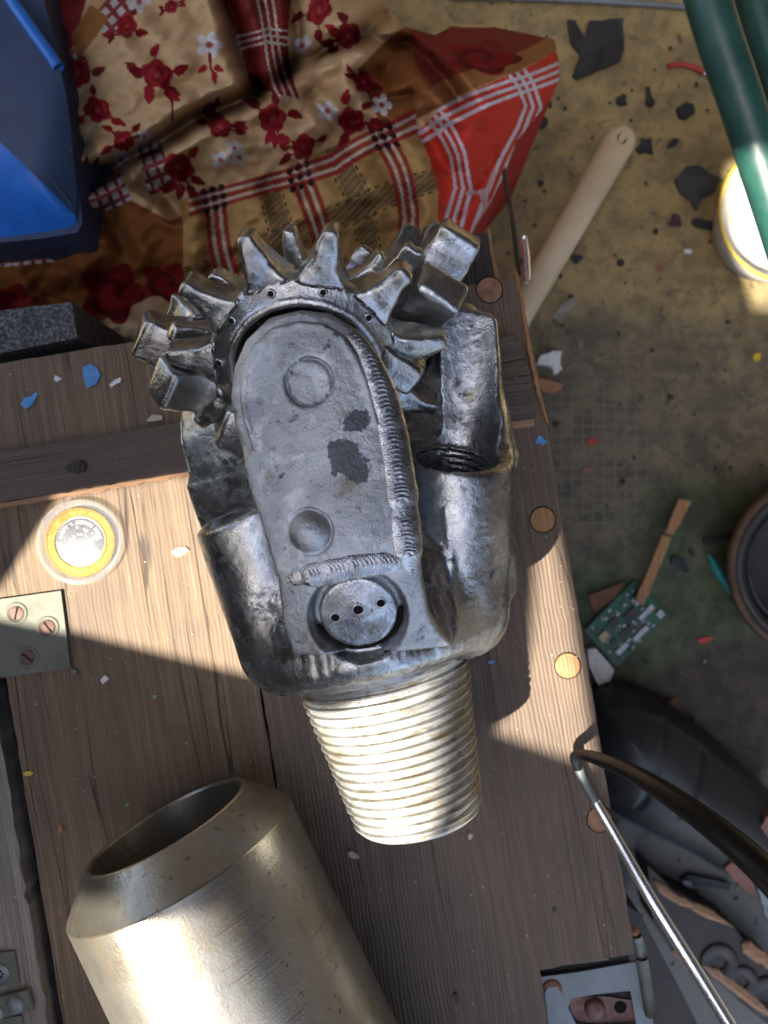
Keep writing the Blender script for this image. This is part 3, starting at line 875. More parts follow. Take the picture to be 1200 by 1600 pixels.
# cones with milled teeth
def cone_mesh():
    prof = [(20, 6.5), (29.3, 3.0), (30.2, 0.0), (31.2, -1.0), (33.2, -1.1), (34.6, -0.1), (35.2, 0.9), (39.8, 2.2), (42.0, 4.0), (42.6, 6.8), (40.5, 15), (38.0, 20), (33.5, 22.5), (32.5, 25), (32.0, 29), (29.5, 35), (25.0, 38), (23.5, 41), (20.5, 46), (14.0, 51), (7, 54), (0.01, 55)]
    V, F = lathe(prof, 96)
    r = np.random.default_rng(4)
    V = V + 0.12*np.sin(V[:, [1, 2, 0]]*0.55+1.0) + 0.08*np.sin(V[:, [2, 0, 1]]*1.3)
    return V, F
def tooth_mesh(r0, r1, z0, z1, w0, w1, zt0, zt1, seed, bev=1.9):
    """a milled tooth: wide filleted foot, thorn-like flanks, worn rounded crest"""
    bm = bmesh.new()
    def ring(r, za, zb, w): return [bm.verts.new((r, -w/2, za)), bm.verts.new((r, w/2, za)), bm.verts.new((r, w/2, zb)), bm.verts.new((r, -w/2, zb))]
    R = []
    for t, f in ((0, 1.0), (0.10, 0.74), (0.24, 0.50), (0.45, 0.28), (0.72, 0.10), (1.0, 0.0)):
        R.append(ring(r0+(r1-r0)*t, z0+(zt0-z0)*t, z1+(zt1-z1)*t, w1+(w0-w1)*f))
    bm.faces.new(R[0][::-1]); bm.faces.new(R[-1])
    for a, b in zip(R, R[1:]):
        for i in range(4):
            j = (i+1) % 4; bm.faces.new((a[i], a[j], b[j], b[i]))
    bmesh.ops.recalc_face_normals(bm, faces=bm.faces)
    long = [e for e in bm.edges if len(e.link_faces) == 2 and e.calc_face_angle(0) > math.radians(40)]
    bmesh.ops.bevel(bm, geom=long, offset=bev, segments=3, affect='EDGES', profile=0.5, clamp_overlap=True)
    bmesh.ops.triangulate(bm, faces=[f for f in bm.faces if len(f.verts) > 4])
    bmesh.ops.subdivide_edges(bm, edges=[e for e in bm.edges if e.calc_length() > 3.0], cuts=2, use_grid_fill=True)
    bmesh.ops.triangulate(bm, faces=[f for f in bm.faces if len(f.verts) > 4])
    for v in bm.verts:
        q = mnoise.noise_vector(v.co*0.13+Vector((seed*7.1, 0, 0)))
        v.co += q*1.1 + mnoise.noise_vector(v.co*0.35+Vector((0, seed*3.3, 0)))*0.45
    return bm_out(bm)
CV, CF = cone_mesh()
cone_me = mesh_from('cone', CV, CF, True)
heel = [mesh_from('tooth', *tooth_mesh(38.5, 61.5, 1.7, 20.0, 25.0, 6.4, 4.0, 16.0, s, 2.4), True) for s in range(4)]
mid = [mesh_from('tooth', *tooth_mesh(28.0, 53.0, 23.5, 37.0, 20.0, 5.0, 25.0, 34.0, s+9, 1.7), True) for s in range(3)]
nose = [mesh_from('tooth', *tooth_mesh(11.0, 30.0, 39.0, 51.5, 13.0, 4.4, 42.0, 49.0, s+19, 1.5), True) for s in range(2)]
heel2 = [mesh_from('tooth', *tooth_mesh(37.5, 61.0, 1.2, 25.0, 31.0, 14.0, 2.5, 23.5, s+30, 4.0), True) for s in range(4)]
for me in heel+mid+nose+heel2: me.materials.append(MAT['cone'])
V, F = lathe([(2.1, 0.3), (1.9, -0.15), (1.3, -0.2)], 16)
V2, F2 = lathe([(1.25, -0.1), (0.01, 0.0)], 16)
dim_me = mesh_from('dimple', *merge((V, F)), True); dim_me.materials.append(MAT['cone'])
dimb_me = mesh_from('dimple', V2, F2, True); dimb_me.materials.append(MAT['black_hole'])
def cone_frame(k):
    r = Vector((0, 0, 1)); a = Vector((math.sin(SKEW), math.cos(SKEW), 0))
    j = -math.cos(BETA)*r + math.sin(BETA)*a
    t = math.sin(BETA)*r + math.cos(BETA)*a
    e = t.cross(j) * -1.0
    M = Matrix((t, j.cross(t), j)).transposed().to_4x4()          # X = t, Z = j
    M.translation = Vector(CONE_C)
    return MLm(k) @ M
SPIN = [16.4, 3.0, 24.0]
for k in range(3):
    c = bpart('cone', cone_me, MAT['cone'], CONEOFF[k] @ cone_frame(k))
    nt = 11 if k == 0 else 9
    for i in range(nt):
        link('tooth', (heel if k == 0 else heel2)[(i*3+k) % 4], None, c, Matrix.Rotation(math.radians(SPIN[k]+i*360/nt), 4, 'Z'))
    for i in range(8 if k == 0 else 6):
        link('tooth', mid[(i+k) % 3], None, c, Matrix.Rotation(math.radians(-3+i*45 if k == 0 else SPIN[k]*1.7+i*60), 4, 'Z'))
    for i in range(4):
        link('tooth', nose[i % 2], None, c, Matrix.Rotation(math.radians(SPIN[k]*2+i*90), 4, 'Z'))
    for i in range(11):
        Mx = Matrix.Rotation(math.radians(SPIN[k]+2.0+i*360/11), 4, 'Z') @ Tm(37.6, 0, 1.15) @ Matrix.Rotation(math.radians(-18), 4, 'Y')
        d = link('dimple', dim_me, None, c, Mx)
        link('dimple', dimb_me, None, c, Mx)

# ---------------------------------------------------------------- steel pipe
def pipe():
    ax = Vector((0.43, -0.90, 0)).normalized()
    mx, my, _ = W(261, 1287, 59.2)
    M = Matrix((Vector((-ax.y, ax.x, 0)), Vector((0, 0, 1)), ax)).transposed()
    if M.determinant() < 0: M = Matrix((Vector((ax.y, -ax.x, 0)), Vector((0, 0, 1)), ax)).transposed()
    M = M.to_4x4(); M.translation = Vector((mx, my, 59.2))
    g = G('brassy_pipe_steel')
    n1 = g.noise(16, 4, 0.6); n2 = g.noise((120, 120, 40), 5, 0.6, 0.3, (3, 1, 1)); n3 = g.noise(700, 3, 0.65, 0, (2, 2, 7)); n4 = g.noise(260, 4, 0.7, 0, (5, 5, 5))
    col = g.mix(g.ss(n1, 0.35, 0.65), (0.45, 0.425, 0.37), (0.32, 0.29, 0.235))
    col = g.mix(g.m('MULTIPLY', g.ss(n2, 0.5, 0.66), 0.5), col, (0.30, 0.22, 0.12))
    col = g.mix(g.m('MULTIPLY', g.ss(n4, 0.63, 0.68), 0.75), col, (0.10, 0.07, 0.045))
    col = g.mix(g.m('MULTIPLY', g.ss(n3, 0.66, 0.70), 0.7), col, (0.50, 0.42, 0.27))
    sc = g.m('MULTIPLY', g.ss(g.noise((14, 14, 900), 2, 0.5, 0.6, (4, 4, 1)), 0.60, 0.68), g.ss(g.noise(24, 2, 0.5, 0, (1, 4, 1)), 0.5, 0.6))
    col = g.mix(g.m('MULTIPLY', sc, 0.5), col, (0.16, 0.12, 0.08))
    tl = g.noise((6, 6, 1500), 2, 0.5, 0, (2, 9, 3))
    nb = g.bump(n4, 0.12, g.bump(n3, 0.10, g.bump(tl, 0.10)))
    MAT['pipe'] = g.done(col, g.m('ADD', 0.20, g.m('MULTIPLY', n2, 0.24)), 0.82, nb)
    root = thing('steel_pipe', 'thick brass coloured steel pipe with a chamfered mouth lying at the lower left', 'pipe')
    root.matrix_basis = Matrix.Translation((mx*S, my*S, 0)) @ M.to_3x3().to_4x4()
    Z = Matrix.Translation(M.to_3x3().inverted() @ Vector((0, 0, 59.2*S)))
    def pp(name, prof, n=256, m='pipe'):
        P = []
        for a, b in zip(prof, prof[1:]):
            k = max(1, int(math.hypot(a[0]-b[0], a[1]-b[1])/6))
            P += [(a[0]+(b[0]-a[0])*i/k, a[1]+(b[1]-a[1])*i/k) for i in range(k)]
        P.append(prof[-1])
        me = mesh_from(name, *lathe(P, n), True); sharpen(me, 20)
        return link(name, me, MAT[m], root, Z)
    pp('pipe_wall', [(58.6, 17.6), (59.0, 18.4), (59.0, 260), (39.6, 260)])
    pp('bevel', [(41.8, 0.0), (42.6, 0.4), (58.55, 17.55)])
    pp('bore', [(39.6, 260), (39.6, 1.2), (40.2, 0.1), (41.75, 0.0)])
pipe()

# ---------------------------------------------------------------- token in its clear capsule
def text_meshes(txt, size, shear=0.0):
    cu = bpy.data.curves.new('lettering', 'FONT'); cu.body = txt; cu.size = size; cu.shear = shear
    cu.align_x = 'CENTER'; cu.align_y = 'CENTER'; cu.extrude = size*0.05; cu.resolution_u = 2
    o = bpy.data.objects.new('lettering', cu); COL.link(o)
    dg = bpy.context.evaluated_depsgraph_get(); dg.update()
    me = bpy.data.meshes.new_from_object(o.evaluated_get(dg))
    V = np.array([v.co[:] for v in me.vertices]); F = [list(p.vertices) for p in me.polygons]
    bpy.data.objects.remove(o); bpy.data.curves.remove(cu); bpy.data.meshes.remove(me)
    return V, F
def arc_text(txt, r, size, a0, step, z, inward=False):
    out = []
    for i, ch in enumerate(txt):
        if ch == ' ': continue
        a = math.radians(a0 - step*i) if not inward else math.radians(a0 + step*i)
        V, F = text_meshes(ch, size)
        if not len(V): continue
        R = Matrix.Rotation(a - math.pi/2 if not inward else a + math.pi/2, 4, 'Z')
        out.append(xf((V, F), Matrix.Translation((r*math.cos(a), r*math.sin(a), z)) @ R))
    return merge(*out)
MAT['gold'] = plain('gold_ring', (0.42, 0.26, 0.055), (0.34, 0.19, 0.035), 0.25, 0.7, feat=3, bump=0.015)
MAT['gold_dark'] = plain('shaded_gold', (0.22, 0.115, 0.02), (0.15, 0.075, 0.012), 0.35, 0.6, feat=2, bump=0.02)  # darker gold paints the shade along the raised relief
MAT['silver'] = plain('silver_disc', (0.16, 0.165, 0.18), (0.11, 0.115, 0.125), 0.3, 0.5, feat=2, bump=0.015)
MAT['silver_hi'] = plain('frosted_silver', (0.80, 0.80, 0.80), (0.74, 0.74, 0.74), 0.5, 0.3, feat=2, bump=0.04)
def clear_mat(name, alpha, tint=(0.9, 0.9, 0.9), rough=0.08):
    g = G(name)
    tr = g.n('BsdfTransparent', Color=(0.97, 0.97, 0.95, 1))
    gl = g.n('BsdfGlossy', Color=(0.9, 0.9, 0.9, 1), Roughness=rough)
    df = g.n('BsdfTranslucent', Color=(*tint, 1))
    d2 = g.n('BsdfDiffuse', Color=(*tint, 1))
    a = g.n('MixShader', i0=0.5, i1=df, i2=d2)
    a = g.n('MixShader', i0=0.35, i1=a, i2=gl)
    mx = g.n('MixShader', i0=alpha, i1=tr, i2=a)
    out = [n for n in g.t.nodes if n.type == 'OUTPUT_MATERIAL'][0]
    g.t.links.new(mx, out.inputs[0]); return g.mat
MAT['clear'] = clear_mat('clear_lid', 0.06)
MAT['clear_rim'] = clear_mat('clear_rim', 0.22)
def token():
    x, y, _ = W(126, 847, 2)
    cap = thing('coin_capsule', 'round clear plastic capsule holding the gold ringed token', 'coin capsule', (x, y, -0.3))
    def cp(nm, prof, m):
        me = mesh_from(nm, *lathe(prof, 72), True); sharpen(me, 30); link(nm, me, MAT[m], cap)
    cp('capsule_rim', [(20.3, 0.1), (24.2, 0.1), (24.6, 0.6), (24.6, 2.4), (24.1, 2.8), (24.1, 3.4), (24.5, 3.8), (24.5, 5.2), (23.9, 5.7), (22.0, 5.9), (21.0, 5.3), (20.4, 4.8)], 'clear_rim')
    cp('capsule_cover', [(0.01, 4.85), (20.4, 4.85)], 'clear')
    cn = thing('casino_token', 'silver token with gold ring and raised lettering inside the capsule', 'coin', (x, y, 0.2), math.radians(12))
    def tp(nm, VF, m, sm=True, sh=30, under=None):
        me = mesh_from(nm, *VF, sm)
        if sh: sharpen(me, sh)
        return link(nm, me, MAT[m], under or cn)
    ring = tp('gold_ring', lathe([(20.0, 0), (20.0, 2.6), (19.7, 2.9), (19.2, 2.9), (18.8, 2.5), (15.6, 2.5), (15.3, 2.95), (14.6, 2.95), (14.4, 2.3)], 80), 'gold')
    reeds = []
    for i in range(90):
        a = i*2*math.pi/90
        if math.radians(-25) < math.atan2(math.sin(a-1.2), math.cos(a-1.2)) < math.radians(120) and False: continue
        reeds.append(xf(box(18.95-1.1, 18.95, -0.16, 0.16, 2.5, 2.72), Matrix.Rotation(a, 4, 'Z')))
    tp('reeding', merge(*reeds), 'gold_dark', False, None, ring)
    tp('ring_lettering', arc_text('LIMITED EDITION', 16.7, 2.1, 215, 8.2, 2.55), 'gold_dark', False, None, ring)
    tp('ring_lettering', arc_text('TEN DOLLAR GAMING TOKEN', 16.7, 2.1, 82, 7.6, 2.55), 'gold_dark', False, None, ring)
    disc = tp('silver_disc', lathe([(14.4, 2.3), (14.0, 2.2), (13.6, 2.3), (0.01, 2.3)], 64), 'silver')
    V, F = text_meshes('Harveys', 6.4, 0.28)
    tp('lettering', xf((V, F), Matrix.Translation((0.4, -1.6, 2.45)) @ Matrix.Rotation(math.radians(16), 4, 'Z')), 'silver_hi', False, None, disc)
    tp('lettering', arc_text("THE PARTY'S ALWAYS HERE", 11.4, 2.7, 190, 8.6, 2.42), 'silver_hi', False, None, disc)
    st = []
    rs = np.random.default_rng(12)
    for i in range(26):
        a, r = rs.uniform(0, 6.28), rs.uniform(3.5, 9.0)
        if r*math.sin(a) > -5.0 and r*math.sin(a) < 2.5: continue
        q = [((0.75 if k % 2 == 0 else 0.3)*math.cos(k*math.pi/5), (0.75 if k % 2 == 0 else 0.3)*math.sin(k*math.pi/5)) for k in range(10)]
        st.append(xf(prism(q, 2.3, 2.55), Matrix.Translation((r*math.cos(a), r*math.sin(a), 0))))
    tp('star', merge(*st), 'silver_hi', False, None, disc)
token()

# ---------------------------------------------------------------- printed quilt bundled behind the trunk
def in_poly(poly, X, Y):
    P = np.array(poly, float); c = np.zeros(X.shape, bool); j = len(P)-1
    for i in range(len(P)):
        with np.errstate(divide='ignore', invalid='ignore'):
            t = ((P[i, 1] > Y) != (P[j, 1] > Y)) & (X < (P[j, 0]-P[i, 0])*(Y-P[i, 1])/(P[j, 1]-P[i, 1])+P[i, 0])
        c ^= t; j = i
    return c
def line_dist(pts, X, Y):
    """distance to a polyline, signed across it"""
    P = np.array(pts, float); best = np.full(X.shape, 1e9); sg = np.zeros(X.shape)
    for a, b in zip(P, P[1:]):
        e = b-a; L = math.hypot(*e)
        wx, wy = X-a[0], Y-a[1]
        t = np.clip((wx*e[0]+wy*e[1])/L**2, 0, 1)
        d = np.hypot(wx-e[0]*t, wy-e[1]*t)
        m = d < best
        best = np.where(m, d, best); sg = np.where(m, np.sign(e[0]*wy-e[1]*wx), sg)
    return best, best*sg

def quilt():
    ZT = -85.0
    out = [(-90, -160), (560, -160), (590, -40), (600, 0), (632, 42), (680, 55), (715, 36), (760, 40), (810, 50), (866, 62), (872, 90), (874, 122), (862, 152), (832, 190), (806, 222), (790, 268), (766, 318), (738, 362), (715, 420), (640, 560), (-90, 590)]
    step = 1.7
    xs = np.arange(-92, 878, step); ys = np.arange(-162, 592, step)
    X, Y = np.meshgrid(xs, ys, indexing='ij')
    sd = sd_poly(out, X, Y)
    ins = -sd
    rs = np.random.default_rng(5)
    def gs(cx, cy, r, ry=None, rot=0):
        c, s_ = math.cos(math.radians(rot)), math.sin(math.radians(rot)); ry = ry or r
        dx, dy = X-cx, Y-cy
        return np.exp(-(((dx*c+dy*s_)/r)**2 + ((-dx*s_+dy*c)/ry)**2))
    Z = -175 + 95*np.clip(ins/70, 0, 1)**0.5
    Z += 42*gs(250, 120, 150, 110, -20) + 16*gs(190, 60, 60) + 14*gs(300, 110, 60) + 14*gs(180, 200, 55) + 14*gs(360, 230, 60, 40) + 16*gs(500, 170, 60, 40) + 12*gs(600, 290, 50) + 14*gs(480, 380, 60) + 34*gs(430, 215, 190, 60, -12) + 30*gs(470, 330, 160, 60, -20) + 26*gs(770, 180, 90, 110, 35) + 30*gs(530, 40, 70, 60) + 10*gs(120, 420, 120, 70) - 48*gs(180, 460, 190, 46, -8)
    for pl, dep, wd in (([(120, 285), (235, 232), (300, 190), (370, 160), (410, 140)], 36, 15), ([(340, -60), (372, 60), (402, 140)], 32, 15), ([(440, 120), (500, 80), (560, 50), (600, 30)], 26, 14),
                        ([(440, 120), (470, 60), (455, -20)], 24, 13), ([(560, 60), (640, 70), (700, 130), (720, 160)], 24, 14), ([(620, 90), (560, 180), (500, 230)], 12, 20), ([(660, 190), (700, 270), (690, 340)], 10, 18),
                        ([(110, 290), (190, 270), (260, 300), (280, 330)], 16, 14), ([(720, 330), (752, 270), (775, 240)], 9, 9), ([(290, 260), (340, 340), (330, 420)], 10, 18), ([(170, 330), (200, 400), (150, 440)], 8, 14),
                        ([(590, 250), (650, 330)], 8, 14), ([(380, 200), (420, 270), (430, 330)], 6, 16), ([(230, 60), (330, 170)], 5, 18), ([(560, 120), (590, 160), (640, 150)], 12, 10), ([(480, 150), (520, 190), (600, 200)], 8, 10)):
        d, _ = line_dist(pl, X, Y)
        Z -= dep*1.5*np.exp(-(d/wd)**2); Z += dep*0.42*np.exp(-((d-wd*1.9)/wd)**2)
    warp = 30*np.sin(X/70+Y/110)+20*np.sin(Y/47-X/90)
    Z += 2.2*np.sin((X*0.5+Y*0.8+warp)/13)*np.clip(gs(470, 80, 150)+gs(560, 230, 120)+gs(300, 240, 90), 0, 1)
    nz = lumps(X, Y, 0*X, 2.6, 46, 41, 9) + lumps(X, Y, 0*X, 1.2, 21, 42, 9)
    Z += nz*np.clip(ins/25, 0, 1)
    Z += 1.8*np.sin((X*0.9-Y*0.45+warp)/17) + 1.0*np.sin((X*0.3+Y*0.9-warp)/8.5)
    # print, laid out on the flat cloth
    PX = X + 5*np.sin(Y/60) + 3*np.sin(X/41+Y/33); PY = Y + 5*np.sin(X/70) + 3*np.sin(Y/37-X/50)
    C = np.zeros(X.shape+(3,)); C[:] = (0.60, 0.41, 0.225)
    def put(mask, col, a=1.0):
        C[mask] = C[mask]*(1-a)+np.array(col)*a
    RED, DRED, BROWN, WHITE, BLK, OLIVE, BRIGHT = (0.30, 0.018, 0.026), (0.17, 0.010, 0.014), (0.23, 0.085, 0.025), (0.62, 0.60, 0.60), (0.025, 0.018, 0.016), (0.10, 0.065, 0.032), (0.56, 0.045, 0.026)
    def poly(p, c, a=1.0): put(in_poly(p, PX, PY), c, a)
    def leafs(cx, cy, L, w, ang, col):
        m = (np.abs(PX-cx) < L) & (np.abs(PY-cy) < L)
        c, s_ = math.cos(ang), math.sin(ang)
        u = (PX-cx)*c+(PY-cy)*s_; v = -(PX-cx)*s_+(PY-cy)*c
        put(m & ((u/L*2)**2 + (v/w*2/(1.05-0.5*np.clip(u/L*2, -1, 1)))**2 < 1), col)
    def stem(pts, w, col):
        d, _ = line_dist(pts, PX, PY); put(d < w, col)
    def flower(cx, cy, r, seed, leaves=6, white=False):
        q = np.random.default_rng(seed)
        if not white:
            for i in range(leaves):
                a = q.uniform(0, 6.28); L = r*q.uniform(0.8, 1.2); dd = r*q.uniform(1.3, 1.8)
                stem([(cx, cy), (cx+math.cos(a)*dd, cy+math.sin(a)*dd)], 1.5, DRED)
                leafs(cx+math.cos(a)*dd, cy+math.sin(a)*dd, L, L*0.5, a+q.uniform(-.6, .6), RED if i % 2 else DRED)
        dx, dy = PX-cx, PY-cy; rr = np.hypot(dx, dy); th = np.arctan2(dy, dx)
        pet = r*(0.80+0.20*np.abs(np.cos(2.5*th+q.uniform(0, 6)))) if not white else r*(0.55+0.5*np.abs(np.cos(2.5*th)))
        put(rr < pet, WHITE if white else RED)
        if white: put(rr < r*0.28, (0.42, 0.10, 0.10))
        else:
            put((rr < pet*0.9) & (np.sin(rr/r*13+th*2+q.uniform(0, 6)) > 0.45), DRED)
            put((rr < r*0.2), (0.36, 0.06, 0.06))
    # patches
    poly([(330, -160), (352, 0), (400, 135), (470, 160), (455, 60), (440, -160)], (0.20, 0.022, 0.02))
    for off in (-11, 0, 11):
        stem([(395+off, -80), (420+off, 30), (452+off, 160)], 1.9, (0.52, 0.46, 0.42)); stem([(370, 66+off), (420, 52+off), (470, 60+off)], 1.9, (0.52, 0.46, 0.42))
    poly([(560, 110), (640, 40), (720, 150), (640, 190), (600, 205)], BROWN)
    poly([(640, 40), (870, 30), (868, 70), (690, 145), (655, 105)], (0.20, 0.03, 0.022))
    poly([(690, 130), (866, 52), (872, 76), (700, 158), (650, 170)], (0.33, 0.14, 0.05))
    poly([(110, 285), (180, 300), (260, 340), (285, 330), (300, 440), (-90, 620), (-90, 380), (118, 345)], BROWN)
    red_reg = [(650, 205), (690, 165), (868, 78), (900, 100), (900, 260), (740, 500), (690, 420), (682, 300)]
    plaid = [(275, 310), (300, 300), (440, 262), (520, 236), (600, 205), (655, 200), (684, 300), (690, 430), (640, 560), (330, 560), (295, 430)]
    poly(plaid, (0.47, 0.29, 0.11))
    pm = in_poly(plaid, PX, PY)
    def band(pts, w, col, a, region):
        d, sg = line_dist(pts, PX, PY); put((d < w) & region, col, a)
    for pts in ([(400, 240), (430, 330), (460, 430), (480, 520)], [(520, 236), (556, 320), (590, 420), (600, 520)], [(300, 430), (400, 395), (500, 350), (600, 310), (690, 275)]):
        band(pts, 15, OLIVE, 0.78, pm)
        for q in (-18, 18):
            d, sg = line_dist(pts, PX, PY); put((np.abs(sg-q) < 1.3) & pm & (np.sin((PX+PY*0.6)/1.8) > -0.2), BLK)
        d, sg = line_dist(pts, PX, PY); put((d < 15) & pm & (np.sin((PX*0.8+PY*0.8)/1.5) > 0.45), (0.36, 0.24, 0.10), 0.6)
    for pts in ([(318, 272), (338, 350), (360, 420), (376, 520)], [(455, 238), (478, 300), (502, 380), (520, 480)], [(588, 190), (614, 260), (638, 340), (646, 430)]):
        for q in (-14, 0, 14): d, sg = line_dist(pts, PX, PY); put((np.abs(sg-q) < 3.4) & pm, RED, 0.9)
        for q in (-7, 7): d, sg = line_dist(pts, PX, PY); put((np.abs(sg-q) < 1.8) & pm, WHITE, 0.7)
    for pts in ([(270, 322), (340, 305), (420, 282), (520, 262), (575, 230), (655, 185)],):
        for q in (-13, 0, 13): d, sg = line_dist(pts, PX, PY); put((np.abs(sg-q) < 3.4) & (PX > 288) & (PX < 652), RED, 0.9)
        for q in (-7, 7): d, sg = line_dist(pts, PX, PY); put((np.abs(sg-q) < 1.8) & (PX > 288) & (PX < 652), WHITE, 0.7)
    for cx, cy in ((328, 308), (466, 276), (600, 218)):
        m = (np.abs(PX-cx) < 19) & (np.abs(PY-cy) < 19)
        for q in (-14, 0, 14):
            for w in (-14, 0, 14): put((np.hypot(PX-cx-q-w*0.25, PY-cy-w+q*0.3) < 5.2), BLK)
    poly(red_reg, BRIGHT)
    rm = in_poly(red_reg, PX, PY)
    for q in (-12, 0, 12):
        for pts in ([(640, 215), (690, 180), (740, 158), (800, 134), (900, 100)], [(664, 150), (690, 195), (710, 235), (722, 290), (712, 330), (700, 380)], [(798, 88), (824, 130), (836, 165), (820, 205), (790, 250), (764, 310), (744, 370)]):
            d, sg = line_dist(pts, PX, PY); put((np.abs(sg-q) < 2.8) & rm, (0.62, 0.56, 0.60))
    stem([(728, 298), (758, 290), (770, 262)], 3, (0.55, 0.36, 0.34)); stem([(752, 296), (756, 325), (742, 352)], 5, (0.52, 0.30, 0.28))
    # white and red checks along the seams
    for cx, cy, ang, n in ((155, 312, -0.5, 5), (240, 262, 1.2, 4), (110, 95, 0.9, 3), (180, 20, -0.8, 4), (10, 392, 0.0, 5), (60, 392, 0.0, 4)):
        c, s_ = math.cos(ang), math.sin(ang)
        u = (PX-cx)*c+(PY-cy)*s_; v = -(PX-cx)*s_+(PY-cy)*c
        m = (np.abs(u) < n*9) & (np.abs(v) < 22)
        put(m, (0.25, 0.045, 0.05)); put(m & ((u % 18) < 11) & ((v % 17) < 11), (0.55, 0.52, 0.52))
    poly([(70, -20), (140, -20), (112, 90), (90, 80)], (0.26, 0.03, 0.035)); poly([(112, 60), (140, 10), (170, 30), (125, 100)], (0.32, 0.14, 0.05))
    for (cx, cy, r, sd_, lv) in ((250, 112, 24, 1, 8), (125, 122, 25, 2, 5), (155, 178, 21, 3, 4), (188, 225, 18, 4, 4), (200, 42, 18, 5, 5), (345, 190, 19, 6, 5), (425, 185, 22, 7, 6), (277, 260, 24, 8, 5), (330, 165, 12, 13, 3), (550, 195, 24, 9, 5), (470, 232, 20, 10, 4), (500, 20, 22, 14, 5), (550, 60, 20, 15, 5), (570, 130, 18, 16, 4), (130, 275, 16, 17, 3), (270, 10, 12, 18, 4), (130, 285, 14, 21, 3)):
        flower(cx, cy, r, sd_, lv)
    for (cx, cy, r, sd_) in ((330, 68, 20, 1), (215, 5, 18, 2), (340, 245, 15, 3), (368, 240, 15, 4), (362, 224, 13, 5), (510, 180, 17, 6), (600, 165, 17, 7), (185, 252, 14, 8), (222, 216, 12, 9), (480, 70, 16, 10)):
        flower(cx, cy, r, sd_, white=True)
    stem([(250, 118), (268, 150), (268, 185)], 1.8, DRED); stem([(330, 80), (330, 100), (340, 120)], 1.8, DRED); leafs(318, 104, 18, 9, 2.6, RED); leafs(345, 105, 18, 9, 0.5, RED); leafs(338, 118, 20, 9, 1.4, RED)
    for (cx, cy, rx, ry) in ((180, 462, 58, 48), (268, 440, 48, 36), (25, 470, 40, 30), (760, 85, 60, 30)):
        dx, dy = (PX-cx)/rx, (PY-cy)/ry; rr = np.hypot(dx, dy); th = np.arctan2(dy, dx)
        m = rr < 0.85+0.15*np.cos(5*th); put(m, (0.20, 0.012, 0.012)); put(m & (np.sin(rr*9+th) > 0.55), (0.10, 0.008, 0.010))
    C *= 0.88*(1 + 0.10*np.sin(X*1.9)*np.sin(Y*1.9) + 0.05*rs.normal(size=X.shape))[:, :, None]
    # heights -> points: the cloth sheet is laid out from its own flat width
    k = (H-Z)/FPX
    Pm = np.stack([(X-600)*k, (800-Y)*k, Z], -1)
    idx = np.full(X.shape, -1); keep = sd < 1.0
    idx[keep] = np.arange(keep.sum())
    V = Pm[keep]; cols = C[keep]
    q = np.stack([idx[:-1, :-1], idx[:-1, 1:], idx[1:, 1:], idx[1:, :-1]], -1).reshape(-1, 4)
    F = q[(q >= 0).all(1)]
    base = np.array([V[:, 0].mean(), V[:, 1].mean(), FLOOR])
    # hem down to the floor
    ring = [(p[0], p[1]) for p in out]
    RP = []
    for a, b in zip(ring, ring[1:]+ring[:1]):
        for i in range(6): RP.append((a[0]+(b[0]-a[0])*i/6, a[1]+(b[1]-a[1])*i/6))
    k = (H+175)/FPX
    hem = np.array([[((x-600)*k), ((800-y)*k), -175.0] for x, y in RP] + [[((x-600)*k*0.97), ((800-y)*k*0.97), FLOOR] for x, y in RP])
    n0 = len(V); m = len(RP)
    HF = np.array([[n0+i, n0+(i+1) % m, n0+m+(i+1) % m, n0+m+i] for i in range(m)])
    V = np.vstack([V, hem]); F = np.vstack([F, HF]); cols = np.vstack([cols, np.tile(np.array([0.30, 0.03, 0.025]), (2*m, 1))])
    me = mesh_from('quilt', V-base, F, True)
    at = me.color_attributes.new('print', 'FLOAT_COLOR', 'POINT')
    at.data.foreach_set('color', np.concatenate([np.clip(cols, 0, 1), np.ones((len(cols), 1))], 1).astype(np.float32).ravel())
    g = G('printed_cotton')
    c = g.n('VertexColor', props={'layer_name': 'print'})
    w1 = g.noise(1400, 2, 0.6); w2 = g.noise(60, 4, 0.6)
    col = g.mix(g.m('MULTIPLY', g.ss(w2, 0.5, 0.75), 0.25), c, (0.12, 0.08, 0.05))
    m_ = g.done(col, 0.85, 0.0, g.bump(w1, 0.15, g.bump(w2, 1.2)), Specular_IOR_Level=0.08)
    o = link('quilt', me, m_, M=Tm(*base))
    tag(o, 'crumpled red and beige patchwork quilt with floral and plaid print behind the trunk', 'quilt')
quilt()

